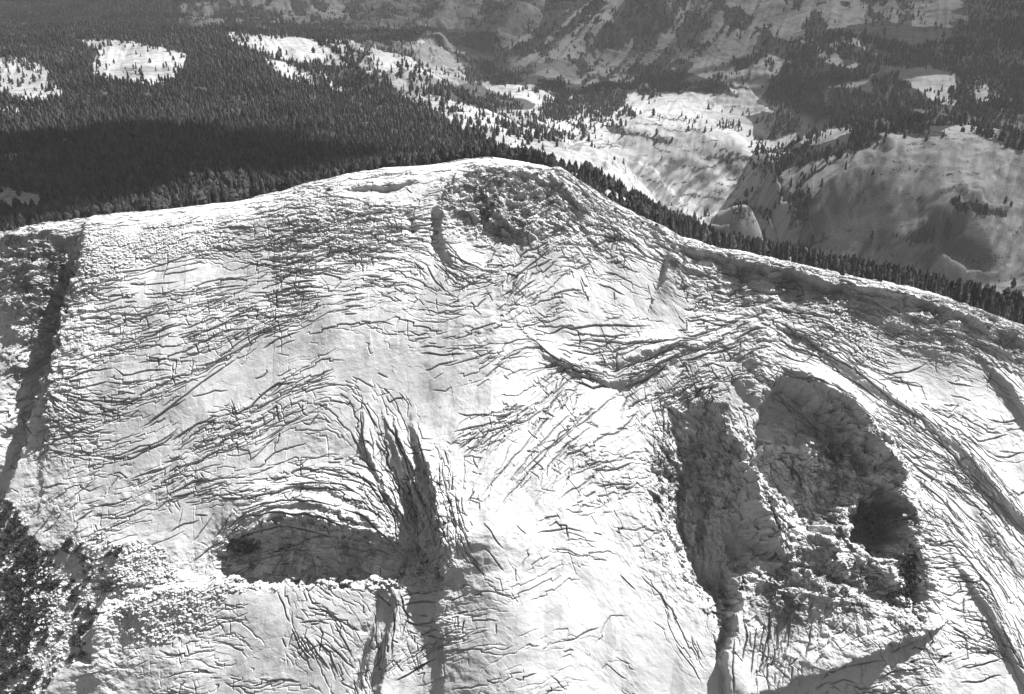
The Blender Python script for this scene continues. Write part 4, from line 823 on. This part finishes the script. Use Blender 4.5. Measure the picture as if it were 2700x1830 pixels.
def conifer_parts(seed):
    g = np.random.default_rng(seed); V = []; F = []
    lv_ = 15; lean = g.normal(0, 0.01, 2); bare = g.uniform(0.08, 0.2); wid = g.uniform(0.12, 0.19)
    for k in range(lv_):
        f = k / (lv_ - 1); z = bare + (0.97 - bare) * f; r = wid * (1 - f) ** 0.75 * (0.55 + 0.45 * min(1, 6 * (f + 0.1))) + 0.012
        nb = 8 if f < 0.6 else 6
        for s in range(nb):
            if g.random() < 0.10: continue
            a = g.random() * 6.283; rr = r * g.uniform(0.6, 1.2); wd = rr * 0.42 + 0.006; dr = 0.045 * g.uniform(0.4, 1.4)
            ca, sa = math.cos(a), math.sin(a); b = len(V)
            V += [(0, 0, z + 0.035), (ca * rr * .6 - sa * wd, sa * rr * .6 + ca * wd, z - dr * .5), (ca * rr, sa * rr, z - dr),
                  (ca * rr * .6 + sa * wd, sa * rr * .6 - ca * wd, z - dr * .5), (ca * rr * .55, sa * rr * .55, z + 0.02), (ca * rr * .5, sa * rr * .5, z - 0.05)]
            F += [(b, b + 1, b + 4), (b + 1, b + 2, b + 4), (b + 4, b + 2, b + 3), (b + 4, b + 3, b), (b, b + 5, b + 2)]
    b = len(V); V.append((0, 0, 1.02))
    for s in range(5): V.append((0.018 * math.cos(s * 1.257), 0.018 * math.sin(s * 1.257), 0.9))
    for s in range(5): F.append((b, b + 1 + s, b + 1 + (s + 1) % 5))
    crown = mesh_np("crown", np.array(V), np.array(F), M_needle)
    V = []; F = []
    for k, (z, r) in enumerate(((-0.06, 0.02), (0.25, 0.014), (0.9, 0.004))):
        for s in range(6): V.append((r * math.cos(s * 1.047), r * math.sin(s * 1.047), z))
    for k in range(2):
        for s in range(6): a = k * 6 + s; b2 = k * 6 + (s + 1) % 6; F.append((a, b2, b2 + 6, a + 6))
    return crown, mesh_np("trunk", np.array(V), np.array(F), M_bark)
CON = [conifer_parts(300 + k) for k in range(9)]
g4 = np.random.default_rng(77)
protos = []
def make_conifer(x, y, z, h, label, group):
    if len(protos) < len(CON):
        root = D.objects.new("conifer", None); SC.collection.objects.link(root)
        cr_, tk = CON[len(protos)]; link("crown", cr_, root); link("trunk", tk, root); protos.append(root)
    else:
        src = protos[g4.integers(0, len(protos))]; root = src.copy(); SC.collection.objects.link(root)
        for ch in src.children:
            c = ch.copy(); c.parent = root; SC.collection.objects.link(c)
    root.location = (x, y, z); root.rotation_euler = (0, 0, g4.random() * 6.283); sx = h * g4.uniform(0.65, 1.25)
    root.scale = (sx, sx, h)
    root["label"] = label; root["category"] = "tree"; root["group"] = group
    return root
cnt = 0
# the belt along the right-hand crest
while cnt < 258:
    px = g4.uniform(1500, 2760) if g4.random() < 0.9 else g4.uniform(1480, 1700)
    xx = float(np.interp(px, cr[:, 0], CX)); yy = float(Yc(xx)) + (14 if g4.random() < 0.85 else 2) + g4.uniform(0, 130)
    dens = 0.5 + 0.5 * vnoise(np.array([xx / 22.0]), np.array([yy / 22.0]), 5)[0]
    if g4.random() > -0.25 + 1.5 * dens: continue
    zz = float(ground(np.array([xx]), np.array([yy]))[0])
    h = g4.uniform(10, 26) * (0.6 if px < 1750 else 1.0)
    WH = [(1600, "where the crest leaves the rough summit block"), (1720, "above the broken ledges right of the summit"), (1830, "behind the upper end of the shaded crest lip"),
          (1960, "below the small pale knob behind the crest"), (2090, "in front of the dark foot of the big dome"), (2210, "behind the crest above the talus strip"),
          (2330, "below the dark hollow of the big dome"), (2450, "behind the knobbly rise of the crest"), (2570, "behind the low crest where the belt is widest"), (9999, "at the lowest end of the right crest")]
    seg = next(i for i, q in enumerate(WH) if px < q[0]); row = "front" if yy - float(Yc(xx)) < 55 else ("middle" if yy - float(Yc(xx)) < 100 else "back")
    tall = "tall" if h > 19 else ("slender" if h > 15 else "short")
    make_conifer(xx, yy, zz - 0.3, h, tall + " conifer, " + row + " of the belt, " + WH[seg][1], "conifers of the belt behind the right crest"); cnt += 1
while cnt < 300:
    px = g4.uniform(-20, 620); xx = float(np.interp(px, cr[:, 0], CX)) * 1.1; yy = float(Yc(xx)) + g4.uniform(70, 260)
    zz = float(ground(np.array([xx]), np.array([yy]))[0])
    h = g4.uniform(12, 20); w_ = "behind the far left end of the crest" if px < 200 else ("behind the crest above the grey talus" if px < 420 else "where the left crest starts to climb")
    make_conifer(xx, yy, zz - 0.3, h, ("tall" if h > 17 else "short") + " dark conifer at the forest edge " + w_, "conifers behind the left crest"); cnt += 1
bx, by = [], []
while len(bx) < 4200:
    px = g4.uniform(1440, 2900) if len(bx) < 1500 else g4.uniform(-200, 1440); xx = float(np.interp(px, cr[:, 0], CX)) * (1 if px > 1440 else 1.15); yy = float(Yc(xx)) + g4.uniform(80, 330)
    if vnoise(np.array([xx / 20.0]), np.array([yy / 20.0]), 6)[0] > 0.0: bx.append(xx); by.append(yy)
bx, by = np.array(bx), np.array(by); bp = np.stack([bx, by, ground(bx, by) - 0.5], 1)
link("conifer_woods", scatter_mesh("conifer_woods", bp, g4.uniform(9, 20, len(bp)) , [cone_tree(6, 7, 900 + q) for q in range(6)], M_forest, 4, 1.2), kind="stuff", category="forest",
     label="dark conifer woods filling the slope behind the belt on the right crest")
print("conifers", time.time() - T0)
def shade_cloud(name, cx, cy, cz, rx, ry, rz, seed, dens, label):  # vapour body out of frame, added to shade the ground
    n1, n2 = 96, 40; V = []
    a, b_ = np.meshgrid(np.linspace(0, 2 * math.pi, n1, endpoint=False), np.linspace(-math.pi / 2, math.pi / 2, n2))
    ux, uy, uz = np.cos(a) * np.cos(b_), np.sin(a) * np.cos(b_), np.sin(b_)
    r = 1 + 0.28 * fbm(ux * 2.2 + 9, uy * 2.2 + uz, 1, 4, seed, 0.6)
    V = np.stack([cx + ux * r * rx, cy + uy * r * ry, cz + np.where(uz > 0, uz, uz * 0.4) * r * rz], -1).reshape(-1, 3)
    F = [(j * n1 + i, j * n1 + (i + 1) % n1, (j + 1) * n1 + (i + 1) % n1, (j + 1) * n1 + i) for j in range(n2 - 1) for i in range(n1)]
    m = D.materials.new("shade_cloud_vapour"); m.use_nodes = True; t = m.node_tree
    for n in list(t.nodes): t.nodes.remove(n)
    o_ = t.nodes.new("ShaderNodeOutputMaterial"); p_ = t.nodes.new("ShaderNodeVolumePrincipled"); p_.inputs["Color"].default_value = (1, 1, 1, 1)
    p_.inputs["Density"].default_value = dens; t.links.new(p_.outputs[0], o_.inputs["Volume"])
    link(name, mesh_np(name, V, np.array(F), m), kind="structure", label=label)
def over(gx_, gy_, gz_, top):      # the point of the sky whose shadow falls on a ground point
    k = (top - gz_) / S[2]; return gx_ + S[0] * k, gy_ + S[1] * k, top
for gx_, gy_, gz_, rx, ry, rz, sd, de, lb in ((1000, 5750, -1050, 4900, 2750, 240, 31, 0.0052, "long flat cloudbank added out of view to shade the far valley"),
        (860, 1960, -750, 430, 330, 120, 32, 0.0045, "small cloudlet added out of view to shade the big dome"), (-760, 1600, -560, 640, 470, 120, 37, 0.035, "small cloudlet added out of view to shade the forested slope")):
    cx, cy, cz = over(gx_, gy_, gz_, 1500); shade_cloud("shade_cloud", cx, cy, cz, rx, ry, rz, sd, de, lb)

# ------------------------------------------------------------------ shrubs on the lower left bench
def shrub_mesh(seed):
    g = np.random.default_rng(seed); V = []; F = []
    lobes = [(g.normal(0, .35), g.normal(0, .35), g.uniform(.2, .6), g.uniform(.35, .6)) for _ in range(5)]
    for k in range(260):
        l = lobes[g.integers(0, 5)]; d = g.normal(0, 1, 3); d /= np.linalg.norm(d); d[2] = abs(d[2]) * 0.9
        c = np.array([l[0], l[1], l[2] * 0.6]) + d * l[3] * g.uniform(0.75, 1.05); e = g.normal(0, 0.13, (3, 3)); b = len(V)
        V += [tuple(c + e[0]), tuple(c + e[1]), tuple(c + e[2])]; F.append((b, b + 1, b + 2))
    return mesh_np("shrub", np.array(V), np.array(F), M_shrub)
SHR = [shrub_mesh(500 + k) for k in range(6)]
BENCH = [(-90,1230),(30,1350),(70,1420),(130,1440),(180,1420),(260,1400),(330,1440),(330,1510),(290,1560),(250,1590),(240,1650),(215,1700),(225,1750),(150,1760),(110,1840),(-90,1850)]
cnt = 0
while cnt < 290:
    px, py = g4.uniform(-30, 335), g4.uniform(1290, 1840)
    if not pip(np.array([px]), np.array([py]), BENCH)[0]: continue
    dn = 0.75 if px < 70 else 0.35
    if g4.random() > dn + 0.5 * vnoise(np.array([px / 35.0]), np.array([py / 35.0]), 15)[0]: continue
    x, t = at(np.array([px]), np.array([py])); p = face_pt(x, t)[0]
    s = g4.uniform(1.8, 5.2) * (1.2 if px < 70 else 1)
    sz = "broad" if s > 4 else ("mid-sized" if s > 2.8 else "small")
    wh = ("in the dense dark thicket at the left edge" if px < 75 else "at the top of the rubble bench under the pale slabs" if py < 1470 else "in the middle of the pale rubble bench" if py < 1620
          else "low on the bench beside the pale blocks") + ((", upper part" if py < 1480 else ", lower part" if py > 1680 else ", middle part") if px < 75 else "") 
    o = link("shrub", SHR[cnt % 6], label=sz + " dark shrub " + wh, category="shrub", group="shrubs of the lower left bench")
    o.location = p; o.scale = (s, s, s * 0.9); o.rotation_euler = (R(25), 0, g4.random() * 6.28); cnt += 1

for k, (px, py, s, lb) in enumerate([(866, 497, 3.4, "round dark bush alone on the ledges left of the summit"), (876, 556, 2.6, "small dark bush below the round one left of the summit"),
        (1655, 575, 2.4, "low bush on the crest just below the first belt trees"), (1690, 600, 2.8, "bush on broken ledges above the shaded lip"), (1725, 612, 2.6, "bush at the top of the shaded lip"),
        (1620, 560, 2.0, "little bush among blocks right of the summit"), (2380, 905, 2.2, "dark bush on white rock right of the talus strip"), (1178, 1392, 2.4, "bush on the rib beside the central corner")]):
    x, t = at(np.array([float(px)]), np.array([float(py)])); o = link("shrub", SHR[k % 6], label=lb, category="shrub")
    o.location = face_pt(x, t)[0]; o.scale = (s, s, s * 0.9)
# ------------------------------------------------------------------ loose rock
def rock_proto(seed):
    g = np.random.default_rng(seed)
    v = np.array([(1,0,0),(-1,0,0),(0,1,0),(0,-1,0),(0,0,1),(0,0,-1),(.6,.6,.6),(-.6,.6,.6),(.6,-.6,.6),(-.6,-.6,.6)], float) * g.uniform(.6, 1.1, (10, 3))
    f = [(4,6,7),(4,7,9),(4,9,8),(4,8,6),(6,2,7),(7,1,9),(9,3,8),(8,0,6),(6,0,2),(7,2,1),(9,1,3),(8,3,0),(5,2,0),(5,1,2),(5,3,1),(5,0,3)]
    return v, np.array(f)
RP = [rock_proto(s) for s in range(8)]
def rubble(poly, n, s0, s1, seed, label):
    g = np.random.default_rng(seed); a = np.array(poly, float)
    px = g.uniform(a[:, 0].min(), a[:, 0].max(), n * 3); py = g.uniform(a[:, 1].min(), a[:, 1].max(), n * 3)
    wx = px + 14 * vnoise(px / 30, py / 30, 7); wy = py + 14 * vnoise(px / 30, py / 30, 8)
    k = pip(wx, wy, poly); px, py = px[k][:n], py[k][:n]; x, t = at(px, py); p = face_pt(x, t)
    s = (s0 + (s1 - s0) * g.random(len(px)) ** 3) * 0.72
    me = scatter_mesh("rubble", p, s, RP, M_rock, seed, 1.3)
    link("rubble", me, kind="stuff", category="rubble", label=label)
rubble([(215,640),(260,610),(420,572),(560,575),(620,610),(560,650),(430,672),(330,705),(250,745),(200,780),(205,700)], 5200, 0.5, 1.7, 1, "grey talus of broken rock under the left end of the crest")
rubble([(2185,800),(2220,780),(2270,790),(2285,840),(2300,880),(2325,930),(2300,960),(2255,940),(2225,880),(2180,840)], 1900, 0.5, 1.7, 2, "speckled strip of talus below the shaded crest lip on the right")
rubble(BENCH, 5200, 0.4, 2.2, 3, "pale rubble between the shrubs on the lower left bench")
rubble([(300,1420),(430,1440),(480,1540),(600,1560),(560,1640),(420,1700),(330,1680),(290,1600)], 3400, 0.4, 1.9, 4, "pale blocky rubble beside the left end of the alcove")
rubble([(1080,1480),(1160,1440),(1168,1560),(1070,1570),(1040,1530)], 900, 0.4, 1.5, 5, "rubble at the foot of the central corner")
rubble([(570,1490),(640,1530),(800,1528),(1000,1520),(1080,1500),(1060,1545),(800,1545),(600,1560),(540,1530)], 900, 0.5, 2.0, 7, "fallen blocks along the floor of the arched alcove")
rubble([(2330,1450),(2400,1440),(2430,1640),(2380,1660),(2320,1560)], 900, 0.5, 2.4, 8, "dark jumble of blocks at the right edge of the great hollow")
rubble([(1960,1500),(2330,1470),(2350,1600),(2100,1570),(1960,1600)], 700, 0.5, 1.8, 9, "loose blocks on the ledges under the great hollow")
rubble([(780,530),(900,500),(960,560),(940,650),(860,660),(780,640)], 1400, 0.5, 1.5, 6, "loose rock on the ledges left of the summit block")
print("done", time.time() - T0)

# ------------------------------------------------------------------ haze
m = D.materials.new("haze_air"); m.use_nodes = True; t = m.node_tree
for n in list(t.nodes): t.nodes.remove(n)
out = t.nodes.new("ShaderNodeOutputMaterial"); pv = t.nodes.new("ShaderNodeVolumePrincipled")
pv.inputs["Color"].default_value = (0.9, 0.9, 0.9, 1); pv.inputs["Density"].default_value = 0.000018
t.links.new(pv.outputs[0], out.inputs["Volume"])
b0 = np.array([-17000.0, -600, -3500]); b1 = np.array([17000.0, 10200, 60]) 
c8 = np.array([[(b0, b1)[i][0], (b0, b1)[j][1], (b0, b1)[k][2]] for i in (0, 1) for j in (0, 1) for k in (0, 1)])
hz = mesh_np("haze", c8, np.array([(0,1,3,2),(4,6,7,5),(0,4,5,1),(2,3,7,6),(0,2,6,4),(1,5,7,3)]), m)
link("haze", hz, kind="stuff", label="thin pale air between the camera and the far slopes", category="haze")
